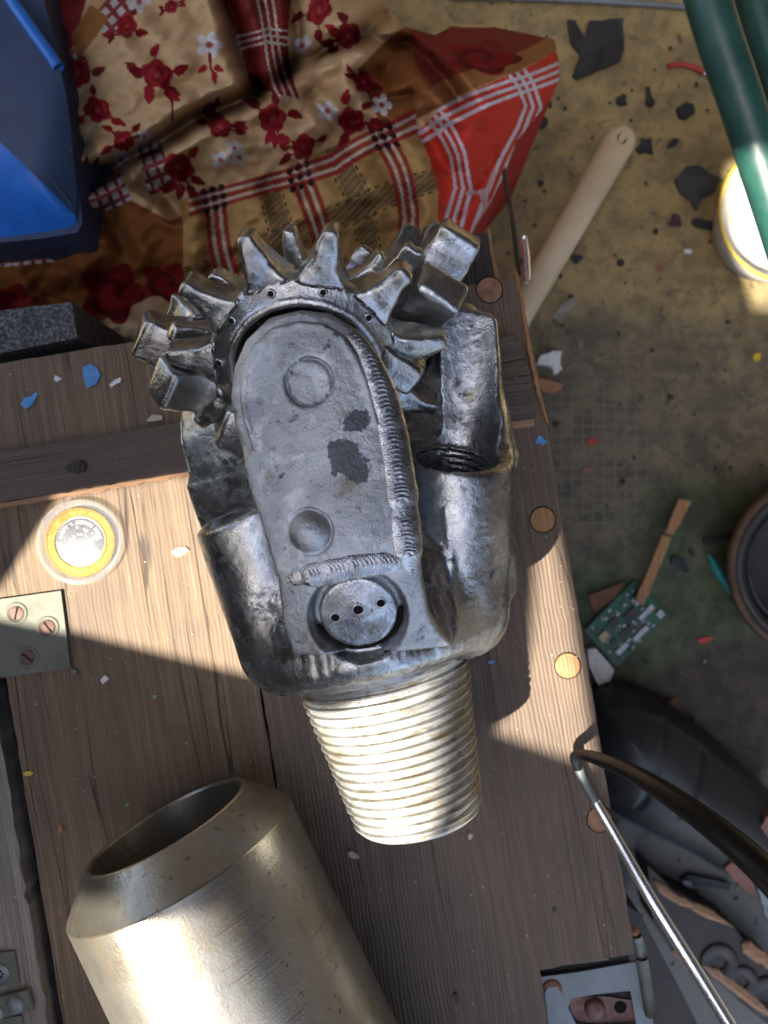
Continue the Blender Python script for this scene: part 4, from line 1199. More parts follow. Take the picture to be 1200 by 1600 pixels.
# ---------------------------------------------------------------- blue plastic bin
def blue_bin():
    g = G('blue_plastic')
    n1 = g.noise(60, 4, 0.6); n2 = g.noise(500, 3, 0.6)
    col = g.mix(g.ss(n1, 0.4, 0.7), (0.018, 0.17, 0.62), (0.015, 0.13, 0.50))
    m1 = g.done(col, g.m('ADD', 0.28, g.m('MULTIPLY', n1, 0.2)), 0.0, g.bump(n2, 0.06))
    m2 = plain('shaded_blue_plastic', (0.030, 0.058, 0.13), (0.022, 0.043, 0.10), 0.5, feat=20, bump=0.05)  # same blue plastic painted darker, for the faces in shade
    z = -30.0
    corner = W(121, 352, z); a = W(92, 108, z); b = W(-160, 385, z); c = W(-60, -230, z)
    root = thing('plastic_bin', 'blue plastic bin with a ribbed lid, shaded faces coloured darker, at the upper left corner', 'bin', (corner[0]-60, corner[1]+60, FLOOR))
    def zz(p, h): return (p[0], p[1], h)
    body = [W(-160, 386, z)[:2], W(60, 365, z)[:2], W(112, 356, z)[:2], W(121, 340, z)[:2], W(116, 290, z)[:2], W(93, 110, z)[:2], W(30, -120, z)[:2], W(-160, -200, z)[:2]]
    lo = [(p[0]*1.0 + (-10 if i in (2, 3, 4, 5) else 0), p[1] + 8) for i, p in enumerate(body)]
    n = len(body)
    V = [(*p, z-8) for p in body] + [(*p, FLOOR) for p in lo]
    F = [[i, (i+1) % n, n+(i+1) % n, n+i] for i in range(n)] + [list(range(n))]
    part(root, 'bin_wall', (np.array(V), F), m2)
    # the sloping lid: a blue skirt that rises to a ribbed panel coloured as if in shade
    def sheet(pts, nm, mat, sm=False): part(root, nm, (np.array([p for p in pts]), [list(range(len(pts)))]), mat, sm)
    L0, L1 = W(-160, 120, z+26), W(118, 345, z-6)
    nx = 26
    P = np.zeros((nx, 14, 3))
    # the front of the lid curves down to its lower edge
    lower = spline([W(-160, 384, z-8), W(0, 371, z-8), (*W(95, 358, z-8)[:2], z-8), (*W(119, 349, z-8)[:2], z-8)], nx)
    upper = spline([W(-160, 92, z+22), W(-20, 205, z+22), W(55, 275, z+16), W(119, 338, z-6)], nx)
    for j in range(14):
        t = j/13
        P[:, j] = lower*(1-t)+upper*t
        P[:, j, 2] += (9*math.sin(math.pi*min(1, t*1.0)))*np.linspace(1, 0.1, nx)
    V, F = grid_mesh(P); part(root, 'lid_front', (V, F[:, ::-1]), m1, True)
    farr = spline([W(-160, -200, z+26), W(10, -14, z+26), W(93, 108, z+24), W(121, 300, z-2)], nx)
    P2 = np.zeros((nx, 12, 3))
    for j in range(12):
        t = j/11; P2[:, j] = upper*(1-t)+farr*t; P2[:, j, 2] += 0.2+3*math.sin(math.pi*t)*np.linspace(1, 0.2, nx)
    V, F = grid_mesh(P2); part(root, 'lid_panel', (V, F[:, ::-1]), m2, True)
    for pts, r, mm in (([W(4, -20, z+27), W(30, 18, z+27), W(92, 106, z+24.5)], 3.6, m1), ([W(-90, -60, z+26), W(0, 74, z+25), W(60, 150, z+19), W(112, 238, z+8)], 1.5, m2), ([W(-110, 60, z+23.4), W(0, 185, z+22), W(60, 255, z+16), W(110, 318, z+0)], 1.3, m2)):
        V, F = tube(pts, r, 12, 24); part(root, 'lid_rib', (V, F), mm, True)
blue_bin()

# ---------------------------------------------------------------- gritty block behind the trunk
def grit_block():
    g = G('gritty_stone')
    n1 = g.noise(500, 3, 0.7); n2 = g.noise(60, 4, 0.6)
    col = g.ramp(n1, [(0.38, (0.03, 0.03, 0.032)), (0.52, (0.095, 0.095, 0.10)), (0.66, (0.22, 0.22, 0.23))])
    col = g.mix(g.m('MULTIPLY', g.ss(n2, 0.5, 0.7), 0.4), col, (0.05, 0.05, 0.055))
    m = g.done(col, 0.9, 0.0, g.bump(n1, 1.0))
    pts = [W(-60, 494, -12)[:2], W(0, 485, -12)[:2], W(112, 472, -12)[:2], W(121, 528, -12)[:2], W(0, 552, -12)[:2], W(-60, 561, -12)[:2]]
    single('grit_block', 'rough grey gritty block standing behind the trunk at the left edge', 'stone block', prism(pts, FLOOR+0.5, -12, 1.5), m)
grit_block()

# ---------------------------------------------------------------- things on the floor
MAT['pale_wood'] = wood('pale_handle_wood', tones=((0.40, 0.29, 0.17), (0.50, 0.37, 0.22), (0.58, 0.45, 0.28)), crack=0.0, ridge=0.12, stain=0.12, rough=0.5)
MAT['black_rubber'] = plain('black_scrap', (0.022, 0.023, 0.026), (0.011, 0.011, 0.013), 0.55, feat=10, bump=0.35)
MAT['green_paint'] = plain('dark_green_paint', (0.018, 0.075, 0.058), (0.012, 0.05, 0.042), 0.42, feat=14, bump=0.08)
MAT['white_enamel'] = plain('white_enamel', (0.66, 0.65, 0.60), (0.52, 0.50, 0.43), 0.4, feat=18, bump=0.2)
MAT['leather'] = plain('dark_leather', (0.030, 0.031, 0.033), (0.018, 0.019, 0.021), 0.5, feat=30, bump=0.25)
MAT['paint_blue'] = plain('light_blue_paint', (0.09, 0.29, 0.60), (0.06, 0.22, 0.50), 0.55, feat=3, bump=0.15)
MAT['paint_white'] = plain('white_chip', (0.68, 0.68, 0.66), (0.5, 0.5, 0.5), 0.6, feat=3, bump=0.15)
MAT['paint_red'] = plain('red_chip', (0.42, 0.05, 0.035), (0.3, 0.03, 0.02), 0.6, feat=3, bump=0.15)
MAT['yellow'] = plain('yellow_chip', (0.60, 0.42, 0.03), (0.5, 0.35, 0.03), 0.5, feat=3, bump=0.1)
MAT['green_chip'] = plain('green_chip', (0.10, 0.42, 0.07), (0.06, 0.3, 0.05), 0.5, feat=3, bump=0.1)
MAT['teal'] = plain('teal_rubber', (0.015, 0.26, 0.27), (0.01, 0.2, 0.22), 0.45, feat=8, bump=0.1)
MAT['terracotta'] = plain('pinkish_clay', (0.26, 0.125, 0.09), (0.18, 0.08, 0.055), 0.7, feat=12, bump=0.3)
MAT['rim_brown'] = plain('rim_brown', (0.085, 0.045, 0.02), (0.04, 0.022, 0.012), 0.6, feat=30, bump=0.15)
MAT['brown_card'] = plain('brown_card', (0.16, 0.075, 0.035), (0.10, 0.05, 0.025), 0.8, feat=10, bump=0.3)
MAT['dark_brown'] = plain('dark_brown_board', (0.042, 0.028, 0.021), (0.022, 0.016, 0.013), 0.6, feat=25, bump=0.4)
MAT['seed'] = plain('pale_seed', (0.50, 0.43, 0.32), (0.38, 0.32, 0.23), 0.6, feat=2, bump=0.1)

def handle():
    z = -300.0
    A = np.array(W(968, 222, z)); B = np.array(W(770, 560, z-6))
    n, m = 60, 20
    d = B-A; L = np.linalg.norm(d); d /= L; s_ = np.cross(d, [0, 0, 1]); s_ /= np.linalg.norm(s_)
    root = thing('wooden_paddle', 'long pale wooden paddle with a hole near its rounded end', 'paddle', tuple((A+B)/2 - np.array([0, 0, 12])))
    P = np.zeros((n, m, 3))
    for i in range(n):
        t = (i/(n-1))**1.6
        e = t*L
        w = 15.5*min(1, math.sqrt(max(0.0004, 1-(1-min(1, e/15.5))**2))) * (1 - 0.10*t)
        h = 11.0*min(1, math.sqrt(max(0.001, 1-(1-min(1, e/8))**2)))
        for k in range(m):
            a = 2*math.pi*k/m
            ca, sa = math.cos(a), math.sin(a)
            P[i, k] = A - d*15 + d*e + s_*w*ca + np.array([0, 0, h*sa])
    V = P.reshape(-1, 3); F = [[i*m+k, i*m+(k+1) % m, (i+1)*m+(k+1) % m, (i+1)*m+k] for i in range(n-1) for k in range(m)]
    g = plain('cream_smooth_wood', (0.56, 0.45, 0.30), (0.46, 0.35, 0.22), 0.5, feat=40, bump=0.1)
    part(root, 'shaft', (V, F), g, True)
    V, F = lathe([(4.6, 0.3), (3.6, 0.05), (0.01, 0.0)], 20)
    V = V*np.array([1.0, 1.15, 1]) + A + d*2.0 + np.array([0, 0, 10.6])
    part(root, 'hanging_hole', (V, F), MAT['black_hole'])
handle()

def metal_bar():
    V, F = tube([W(818, 370, -150), W(822, 400, -150), W(824, 440, -150)], 2.6, 10, 12)
    root = thing('metal_bar', 'thin shiny metal bar leaning behind the trunk beside the wooden handle', 'bar', W(822, 400, -154))
    part(root, 'bar', (V, F), MAT['bright_metal'], True)
    V, F = tube([W(784, 250, -140), W(800, 340, -138), W(812, 430, -136)], 1.8, 8, 12)
    single('dark_wire', 'thin dark wire running down beside the red end of the quilt', 'wire', (V, F), MAT['dark_brown'], True)
metal_bar()

def green_frame():
    root = thing('chair_frame', 'dark green painted metal chair legs at the upper right corner', 'chair', W(1190, 120, FLOOR))
    for pts, r in (([W(1085, -80, -90), W(1118, 40, -95), W(1165, 180, -105), W(1235, 400, -125)], 15.0), ([W(1150, -120, -120), W(1186, 20, -122), W(1240, 190, -126)], 14.0)):
        V, F = tube(pts, r, 24, 40); part(root, 'leg', (V, F), MAT['green_paint'], True)
    V, F = tube([W(1235, 400, -125), W(1300, 520, -200), W(1330, 600, FLOOR+14)], 15, 20, 20)
    part(root, 'leg', (V, F), MAT['green_paint'], True)
green_frame()

def pot():
    x, y, _ = W(1235, 330, FLOOR+60)
    root = thing('enamel_bowl', 'white enamel bowl in sunlight under the green chair leg', 'bowl', (x, y, FLOOR))
    for nm, pr, mt in (('bowl', [(0.01, 6), (38, 6), (50, 14), (60, 40), (64, 58), (67, 60), (67.5, 58), (63, 40), (53, 10), (40, 0.5), (0.01, 0.5)], 'white_enamel'), ('rim', [(66, 60.4), (68.6, 60.6), (69, 58.8), (67.6, 57.8)], 'yellow')):
        V, F = lathe(pr, 64); me = mesh_from(nm, V, F, True); link(nm, me, MAT[mt], root)
pot()

def tub():
    x, y, _ = W(1275, 885, FLOOR+50)
    root = thing('rubber_tub', 'black round rubber tub with an orange brown rim cut off by the right edge', 'tub', (x, y, FLOOR))
    for nm, pr, mt in (('tub_wall', [(62, 0.5), (78, 44), (80, 52), (76, 56), (71, 52), (66, 46), (62, 34)], 'leather'), ('tub_rim', [(78, 45), (86, 47), (88, 52), (84, 57), (79, 54)], 'rim_brown'), ('inner_rim', [(66, 47), (64.5, 50), (62, 48), (61, 40)], 'black_rubber'), ('tub_floor', [(62, 34), (40, 30), (0.01, 29)], 'black_rubber')):
        V, F = lathe(pr, 72); link(nm, mesh_from(nm, V, F, True), MAT[mt], root)
    pts = [W(1108, 866, FLOOR+14), W(1130, 902, FLOOR+20), W(1160, 936, FLOOR+22), (W(1198, 966, FLOOR+20)), W(1240, 985, FLOOR+16)]
    Pc = spline(pts, 40); T = np.gradient(Pc, axis=0); T /= np.linalg.norm(T, axis=1)[:, None]; N = np.stack([-T[:, 1], T[:, 0], 0*T[:, 0]], 1)
    w = np.interp(np.linspace(0, 1, 40), [0, 0.12, 0.5, 1], [0.8, 4.5, 5.0, 4.5])[:, None]
    g2 = np.stack([Pc-N*w-[0, 0, 3], Pc-N*w*0.6, Pc+N*w*0.6, Pc+N*w-[0, 0, 3]], 1)
    V, F = grid_mesh(g2)
    single('teal_strip', 'narrow teal rubber strip lying against the black tub', 'strip', (V, F[:, ::-1]), MAT['teal'], True)
tub()

def mound(out, z0, hgt, fall, step, bumps=(), seams=()):
    P = np.array(out, float)
    xs = np.arange(P[:, 0].min()-step, P[:, 0].max()+step*2, step); ys = np.arange(P[:, 1].min()-step, P[:, 1].max()+step*2, step)
    X, Y = np.meshgrid(xs, ys, indexing='ij'); sd = sd_poly(out, X, Y); ins = np.clip(-sd/fall, 0, 1)
    Z = z0 + hgt*np.sqrt(np.clip(1-(1-ins)**2, 0, 1))
    for (cx, cy, r, a) in bumps: Z += a*np.exp(-((X-cx)**2+(Y-cy)**2)/r**2)*ins
    for (pl, a, w) in seams:
        d, _ = line_dist(pl, X, Y); Z += a*np.exp(-(d/w)**2)
    k = (H-(z0+hgt*0.5))/FPX
    Q = np.stack([(X-600)*k, (800-Y)*k, Z], -1)
    keep = sd < step*0.7; idx = np.full(X.shape, -1); idx[keep] = np.arange(keep.sum())
    q = np.stack([idx[:-1, :-1], idx[:-1, 1:], idx[1:, 1:], idx[1:, :-1]], -1).reshape(-1, 4)
    return Q[keep], q[(q >= 0).all(1)]
def shoe():
    out = [(905, 1120), (930, 1092), (965, 1078), (1005, 1082), (1050, 1102), (1100, 1140), (1160, 1190), (1230, 1260), (1290, 1340), (1260, 1420), (1190, 1400), (1140, 1374), (1080, 1338), (1020, 1310), (970, 1284), (930, 1250), (905, 1190)]
    root = thing('shoe', 'big dark leather shoe on the floor beneath the bent rod', 'shoe', W(1050, 1220, FLOOR))
    V, F = mound(out, FLOOR+14, 66, 85, 4, bumps=((960, 1150, 60, 8), (1100, 1240, 70, 10)), seams=(([(1030, 1120), (1005, 1190), (985, 1250)], -3.0, 4), ([(1085, 1165), (1060, 1215), (1040, 1255)], -4.0, 3.5), ([(935, 1105), (975, 1098), (1030, 1115), (1080, 1150), (1140, 1200)], 3.5, 5), ([(975, 1280), (1040, 1312), (1100, 1340)], 2.0, 4)))
    part(root, 'upper', (V, F), MAT['leather'], True)
    k = [W(p[0], p[1], FLOOR+30)[:2] for p in out]
    part(root, 'sole', prism(k, FLOOR+0.5, FLOOR+15, 2.0), MAT['black_rubber'])
shoe()

def rod():
    root = thing('bent_rod', 'black steel rod, one leg coloured bright as if sunlit, bent to a sharp hook over the lid edge', 'rod', W(905, 1182, 0))
    V, F = tube([W(1300, 1490, 205), W(1230, 1400, 188), W(1155, 1325, 165), W(1060, 1252, 120), W(985, 1206, 70), W(935, 1186, 34), W(910, 1180, 16), W(898, 1183, 10), W(903, 1200, 7)], [5.8, 5.7, 5.5, 5.0, 4.3, 3.6, 3.1, 2.9, 2.8], 18, 80)
    part(root, 'thick_leg', (V, F), plain('black_enamel', (0.006, 0.006, 0.007), (0.004, 0.004, 0.005), 0.42, feat=20, bump=0.03, Specular_IOR_Level=0.25), True)
    V, F = tube([W(901, 1192, 7), W(912, 1220, 5.6), W(930, 1252, 5.2)], [2.8, 2.8, 2.9], 16, 30)
    part(root, 'hook', (V, F), MAT['plate_blue'], True)
    V, F = tube([W(930, 1252, 5.2), W(965, 1312, 12), W(1015, 1400, 24), W(1080, 1505, 36), W(1160, 1635, 48)], [2.9, 3.1, 3.5, 3.6, 3.7], 16, 60)
    part(root, 'thin_leg', (V, F), MAT['bright_metal'], True)  # near-white metal stands in for direct sun on this leg
rod()

# circuit board with its chips, the scraps round it
def circuit_board():
    z = FLOOR+6
    root = thing('circuit_board', 'green circuit board crowded with small chips beside the trunk', 'circuit board', W(975, 975, FLOOR+3))
    a = np.array(W(913, 985, z)[:2]); b = np.array(W(993, 905, z)[:2]); c = np.array(W(1044, 962, z)[:2])
    ex = b-a; ey = c-b; LX, LY = np.linalg.norm(ex), np.linalg.norm(ey); ex /= LX; ey /= LY
    def P(u, v): return tuple(a+ex*u*LX+ey*v*LY)
    def bx(u0, u1, v0, v1, z0, z1, bev=0.0): return prism([P(u0, v0), P(u1, v0), P(u1, v1), P(u0, v1)], z0, z1, bev)
    pcb = plain('pcb_green', (0.015, 0.10, 0.052), (0.012, 0.065, 0.04), 0.4, feat=3, bump=0.1)
    chipm = plain('chip_black', (0.03, 0.03, 0.035), (0.02, 0.02, 0.024), 0.45, feat=3, bump=0.05)
    sil = plain('tinned_metal', (0.42, 0.44, 0.47), (0.30, 0.32, 0.35), 0.4, 0.5, feat=3, bump=0.08)
    part(root, 'board', bx(0, 1, 0, 1, z-2, z), pcb)
    rs = np.random.default_rng(8)
    used = []
    def free(u, v, w, h): return all(abs(u-q[0]) > (w+q[2])/2+.01 or abs(v-q[1]) > (h+q[3])/2+.01 for q in used)
    big = [(0.62, 0.45, 0.20, 0.20, chipm, 3), (0.38, 0.30, 0.14, 0.14, chipm, 3), (0.80, 0.62, 0.26, 0.10, sil, 3), (0.86, 0.28, 0.20, 0.09, sil, 3), (0.42, 0.62, 0.22, 0.14, chipm, 2.5), (0.14, 0.35, 0.14, 0.16, plain('cream_block', (0.45, 0.38, 0.24), None, 0.6), 5), (0.55, 0.85, 0.26, 0.10, sil, 2.5), (0.22, 0.80, 0.20, 0.10, sil, 2.5), (0.93, 0.85, 0.09, 0.14, sil, 3), (0.20, 0.58, 0.10, 0.08, chipm, 2.5)]
    for u, v, w, h, m, t in big:
        part(root, 'chip', bx(u-w/2, u+w/2, v-h/2, v+h/2, z+0.05, z+t, 0.3), m); used.append((u, v, w, h))
    for i in range(110):
        u, v = rs.uniform(0.05, 0.95, 2); w, h = rs.uniform(0.02, 0.06), rs.uniform(0.02, 0.05)
        if not free(u, v, w, h): continue
        used.append((u, v, w, h))
        part(root, 'component', bx(u-w/2, u+w/2, v-h/2, v+h/2, z+0.05, z+rs.uniform(0.6, 2.0)), [sil, MAT['paint_white'], chipm, sil, MAT['raw']][i % 5])
circuit_board()

def scrap(name, label, cat, pts, z, th, mat, bev=0.4, curl=0.0, group=None):
    """a flat irregular scrap, lying or curled, with real thickness"""
    P = [W(p[0], p[1], z) for p in pts]
    rs = np.random.default_rng(int(pts[0][0]*7+pts[0][1]) % 9999)
    Q = []
    for p, q in zip(P, P[1:]+P[:1]):
        L = math.hypot(q[0]-p[0], q[1]-p[1]); n = max(1, int(L/6))
        for i in range(n):
            t = i/n; Q.append((p[0]+(q[0]-p[0])*t + (rs.normal()*0.05*L/n if i else 0), p[1]+(q[1]-p[1])*t + (rs.normal()*0.05*L/n if i else 0)))
    V, F = prism(Q, z, z+th, min(bev, th*0.4))
    if curl:
        cx, cy = V[:, 0].mean(), V[:, 1].mean(); d = np.hypot(V[:, 0]-cx, V[:, 1]-cy)
        V[:, 2] += curl*(d/d.max())**2
    return single(name, label, cat, (V, F), MAT[mat] if isinstance(mat, str) else mat, group=group)

def blob(px, py, rx, ry, rot=0.0, n=9, jitter=0.22, seed=None):
    rs = np.random.default_rng(seed if seed is not None else int(px*13+py))
    c, s_ = math.cos(rot), math.sin(rot); out = []
    for i in range(n):
        a = 2*math.pi*i/n; r = 1+rs.normal()*jitter
        x, y = rx*math.cos(a)*r, ry*math.sin(a)*r
        out.append((px+x*c-y*s_, py+x*s_+y*c))
    return out
FZ = FLOOR+0.6
scrap('wood_splinter', 'tan wooden splinter standing on the circuit board', 'wood splinter', [(990, 938), (1018, 872), (1032, 836), (1046, 840), (1030, 882), (1003, 945)], FLOOR+16, 5, 'raw', 0.8)
scrap('wood_splinter', 'orange brown end of broken wooden splinter pointing away from the circuit board', 'wood splinter', [(1036, 832), (1058, 780), (1077, 784), (1050, 836)], FLOOR+12, 5, 'raw', 0.8)
scrap('plastic_piece', 'white plastic corner piece under the lower end of the circuit board', 'plastic piece', [(914, 1012), (926, 1010), (954, 1044), (948, 1060), (930, 1066), (917, 1040)], FLOOR+1, 12, 'paint_white', 1.0)
scrap('card_scrap', 'brown cardboard scrap tucked behind the circuit board', 'cardboard', [(918, 930), (940, 922), (975, 908), (960, 935), (926, 956)], FLOOR+1, 3, 'brown_card')
scrap('rubber_scrap', 'large black rubber scrap with a pointed tail and a slot', 'rubber scrap', [(884, 38), (896, 38), (912, 62), (918, 38), (970, 36), (971, 62), (972, 84), (966, 100), (934, 112), (898, 130), (892, 124), (905, 88), (890, 70)], FZ, 4, 'black_rubber', 0.8, 5)
scrap('rubber_scrap', 'torn charcoal scrap with ragged lower edge near the white bowl', 'rubber scrap', [(1052, 284), (1068, 264), (1088, 262), (1122, 284), (1112, 302), (1094, 312), (1084, 332), (1078, 316), (1060, 302)], FZ, 4, plain('charcoal_scrap', (0.05, 0.05, 0.052), (0.03, 0.03, 0.032), 0.6, feat=8, bump=0.3), 0.8, 4)
scrap('rubber_chip', 'small black diamond shaped rubber chip on the ochre floor', 'rubber chip', [(1055, 172), (1070, 162), (1082, 166), (1084, 178), (1070, 188), (1060, 186)], FZ, 4, 'black_rubber', 0.8)
scrap('rubber_chip', 'slim black rubber chip between the square scrap and the green chair', 'rubber chip', [(1008, 138), (1014, 138), (1016, 152), (1023, 162), (1018, 168), (1008, 165)], FZ, 3, 'black_rubber')
scrap('rubber_chip', 'tiny black rubber chip left of the slim one', 'rubber chip', blob(970, 158, 8, 8), FZ, 3, 'black_rubber')
scrap('rubber_chip', 'black crumb cluster just right of the wooden handle', 'rubber chip', blob(1006, 228, 11, 14), FZ, 3, 'black_rubber')
scrap('rubber_chip', 'black rubber sliver below the red wire', 'rubber chip', blob(1052, 224, 11, 5, -0.5), FZ, 3, 'black_rubber')
scrap('rubber_chip', 'black rubber bit by the red corner of the quilt', 'rubber chip', blob(846, 194, 12, 8, -0.4), FZ, 4, 'black_rubber')
scrap('rubber_chip', 'dark purple chip below the torn charcoal scrap', 'rubber chip', blob(1054, 346, 8, 9), FZ, 4, plain('purple_chip', (0.07, 0.03, 0.05), None, 0.6))
scrap('rubber_chip', 'grey crumb right of the dark purple chip', 'rubber chip', blob(1098, 350, 18, 8, 0.2), FZ, 3, 'leather')
scrap('rubber_chip', 'curved black rubber piece right of the wooden splinter', 'rubber chip', [(1046, 872), (1056, 868), (1068, 878), (1076, 892), (1068, 894), (1058, 884), (1048, 882)], FZ, 4, 'black_rubber', 0.8)
scrap('rubber_chip', 'flat black rubber strip beside the black tub', 'rubber chip', [(1096, 842), (1140, 830), (1144, 838), (1100, 852)], FZ, 4, 'black_rubber', 0.8)
scrap('rubber_chip', 'bluish black blot below the pale handle', 'rubber chip', blob(900, 404, 9, 8), FZ, 2, 'black_rubber')
scrap('plaster_crumb', 'white plaster crumb on the floor beside the batten end', 'plaster crumb', blob(859, 563, 14, 12), FZ, 9, 'paint_white', 2)
scrap('plaster_crumb', 'small pale crumb touching the white plaster crumb', 'plaster crumb', blob(868, 578, 7, 7), FZ, 6, 'paint_white', 1.5)
scrap('wood_chip', 'peach coloured wood chip sticking out from under the batten end', 'wood chip', [(832, 588), (880, 602), (874, 610), (858, 616), (834, 604)], FZ, 4, 'raw')
scrap('leaf_scrap', 'pale grey papery scrap below the wooden handle', 'paper scrap', [(862, 495), (880, 474), (896, 466), (898, 480), (886, 490), (870, 502)], FZ, 1.2, plain('grey_paper', (0.26, 0.24, 0.19), (0.18, 0.17, 0.14), 0.8), 0.3, 3)
scrap('paint_flake', 'red paint flake on the floor beneath the circuit board', 'paint flake', [(1090, 998), (1110, 994), (1114, 998), (1100, 1006), (1092, 1004)], FZ, 1.2, 'paint_red')
scrap('paint_flake', 'red paint fleck on the dark gridded floor patch', 'paint flake', blob(928, 690, 9, 5), FZ, 1.2, 'paint_red')
scrap('paint_flake', 'pink paint fleck low on the dark gridded floor patch', 'paint flake', blob(918, 735, 7, 5), FZ, 1.2, 'terracotta')
scrap('paint_flake', 'pinkish paint fleck on the ochre floor below the scraps', 'paint flake', blob(1032, 416, 8, 9), FZ, 1.2, 'terracotta')
scrap('paint_flake', 'white fleck on the ochre floor above the pinkish fleck', 'paint flake', blob(1075, 393, 6, 5), FZ, 1.2, 'paint_white')
scrap('paint_flake', 'yellowish fleck at the right side of the floor', 'paint flake', blob(1182, 558, 6, 6), FZ, 1.2, 'yellow')
scrap('clay_shard', 'pinkish clay shard under the thick black leg of the rod', 'clay shard', [(1128, 1352), (1140, 1342), (1170, 1366), (1178, 1398), (1160, 1386), (1138, 1364)], FLOOR+80, 6, 'terracotta', 1)
scrap('clay_shard', 'orange brown clay shard at the right edge above the rod', 'clay shard', [(1164, 1318), (1190, 1272), (1225, 1255), (1230, 1300), (1184, 1330)], FLOOR+70, 8, 'terracotta', 1)
scrap('clay_shard', 'reddish brown scrap above the dark shoe', 'clay shard', blob(1044, 1102, 16, 8, -0.6), FLOOR+2, 5, 'brown_card', 1)
scrap('rubber_chip', 'long black rubber strip on the grey floor below the shoe', 'rubber chip', [(1062, 1372), (1074, 1364), (1140, 1378), (1138, 1388), (1080, 1380), (1066, 1382)], FLOOR+4, 4, 'black_rubber', 1)
scrap('glass_bead', 'pale blue glossy bead at the end of the long rubber strip', 'bead', blob(1072, 1378, 8, 5, 0.4, jitter=0.05), FLOOR+8.5, 4, 'plate_blue', 1.2)
scrap('wrapper', 'crumpled pale blue grey wrapper at the right edge below the rod', 'wrapper', [(1176, 1378), (1190, 1376), (1230, 1420), (1225, 1470), (1196, 1432)], FLOOR+30, 3, 'plate_blue', 0.5, 8)
def wire_red():
    V, F = tube([W(1043, 104, FLOOR+3), W(1060, 100, FLOOR+4), W(1080, 104, FLOOR+5), W(1100, 113, FLOOR+4)], 2.6, 10, 20)
    root = thing('red_wire', 'short red insulated wire with a bare end by the green chair', 'wire', W(1070, 104, FLOOR))
    part(root, 'insulation', (V, F), MAT['paint_red'], True)
    V, F = tube([W(1099, 112, FLOOR+4), W(1107, 117, FLOOR+3)], 2.3, 10, 4); part(root, 'bare_end', (V, F), MAT['bright_metal'], True)
wire_red()
def floor_strip():
    V, F = tube([W(700, -6, FLOOR+4), W(900, 0, FLOOR+4), W(1050, 9, FLOOR+4), W(1190, 22, FLOOR+4)], 3.0, 10, 30)
    single('metal_strip', 'long thin pale metal strip along the top edge of the floor', 'strip', (V, F), MAT['plate_blue'], True)
floor_strip()
def broken_board():
    z = FLOOR+40
    root = thing('broken_board', 'broken dark board with torn pale edges and rusty washers at the lower right', 'board', W(1110, 1500, FLOOR))
    pts = [(1012, 1352), (1050, 1390), (1092, 1412), (1146, 1446), (1164, 1474), (1215, 1510), (1230, 1625), (1150, 1560), (1098, 1510), (1052, 1490), (1020, 1440)]
    part(root, 'board', prism([W(p[0], p[1], z)[:2] for p in pts], FLOOR+1, z, 1.0), MAT['dark_brown'])
    def torn(a, w, seed, zz):
        rs = np.random.default_rng(seed); Pc = spline([W(p[0], p[1], zz) for p in a], 44)
        T = np.gradient(Pc, axis=0); T /= np.linalg.norm(T, axis=1)[:, None]; N = np.stack([-T[:, 1], T[:, 0], 0*T[:, 0]], 1)
        jj = np.convolve(rs.normal(size=50), np.ones(5)/5, 'same')[:44]
        ww = (w*np.clip(np.sin(np.linspace(0.12, 3.05, 44))*1.6, 0, 1)*(1+0.3*jj))[:, None]
        g2 = np.stack([Pc-N*ww-[0, 0, 3], Pc-N*ww*0.8, Pc-N*ww*0.1+np.stack([0*jj, 0*jj, 1.2+jj], 1), Pc+N*ww*0.8, Pc+N*ww-[0, 0, 3]], 1)
        V, F = grid_mesh(g2); part(root, 'torn_edge', (V, F[:, ::-1]), MAT['rawx'])
    torn([(1022, 1376), (1048, 1400), (1090, 1420), (1146, 1448)], 4.6, 1, z+2)
    torn([(1160, 1474), (1185, 1494), (1225, 1515)], 7.0, 2, z+2)
    torn([(1098, 1508), (1130, 1530), (1165, 1556), (1220, 1600)], 5.0, 3, z+2)
    torn([(1050, 1484), (1068, 1500), (1082, 1522)], 3.2, 4, z+1)
    for (px, py, r) in ((1126, 1507, 19), (1162, 1537, 16), (1203, 1560, 20)):
        x, y, _ = W(px, py, z+4)
        V, F = lathe([(r*0.36, z+0.6), (r*0.38, z+1.6), (r*0.85, z+2.0), (r, z+1.4), (r, z+0.4)], 32)
        part(root, 'washer', (V+np.array([x, y, 0]), F), plain('dull_washer', (0.050, 0.040, 0.036), (0.028, 0.022, 0.02), 0.5, 0.3, feat=6, bump=0.15), True)
    pts = [(975, 1412), (1000, 1428), (1012, 1450), (1060, 1540), (1110, 1640), (1000, 1640), (960, 1500)]
    single('leather_panel', 'dark brown worn panel standing beside the latch corner of the trunk', 'panel', prism([W(p[0], p[1], -140)[:2] for p in pts], FLOOR+1, -140, 4, 3), MAT['dark_brown'])
broken_board()

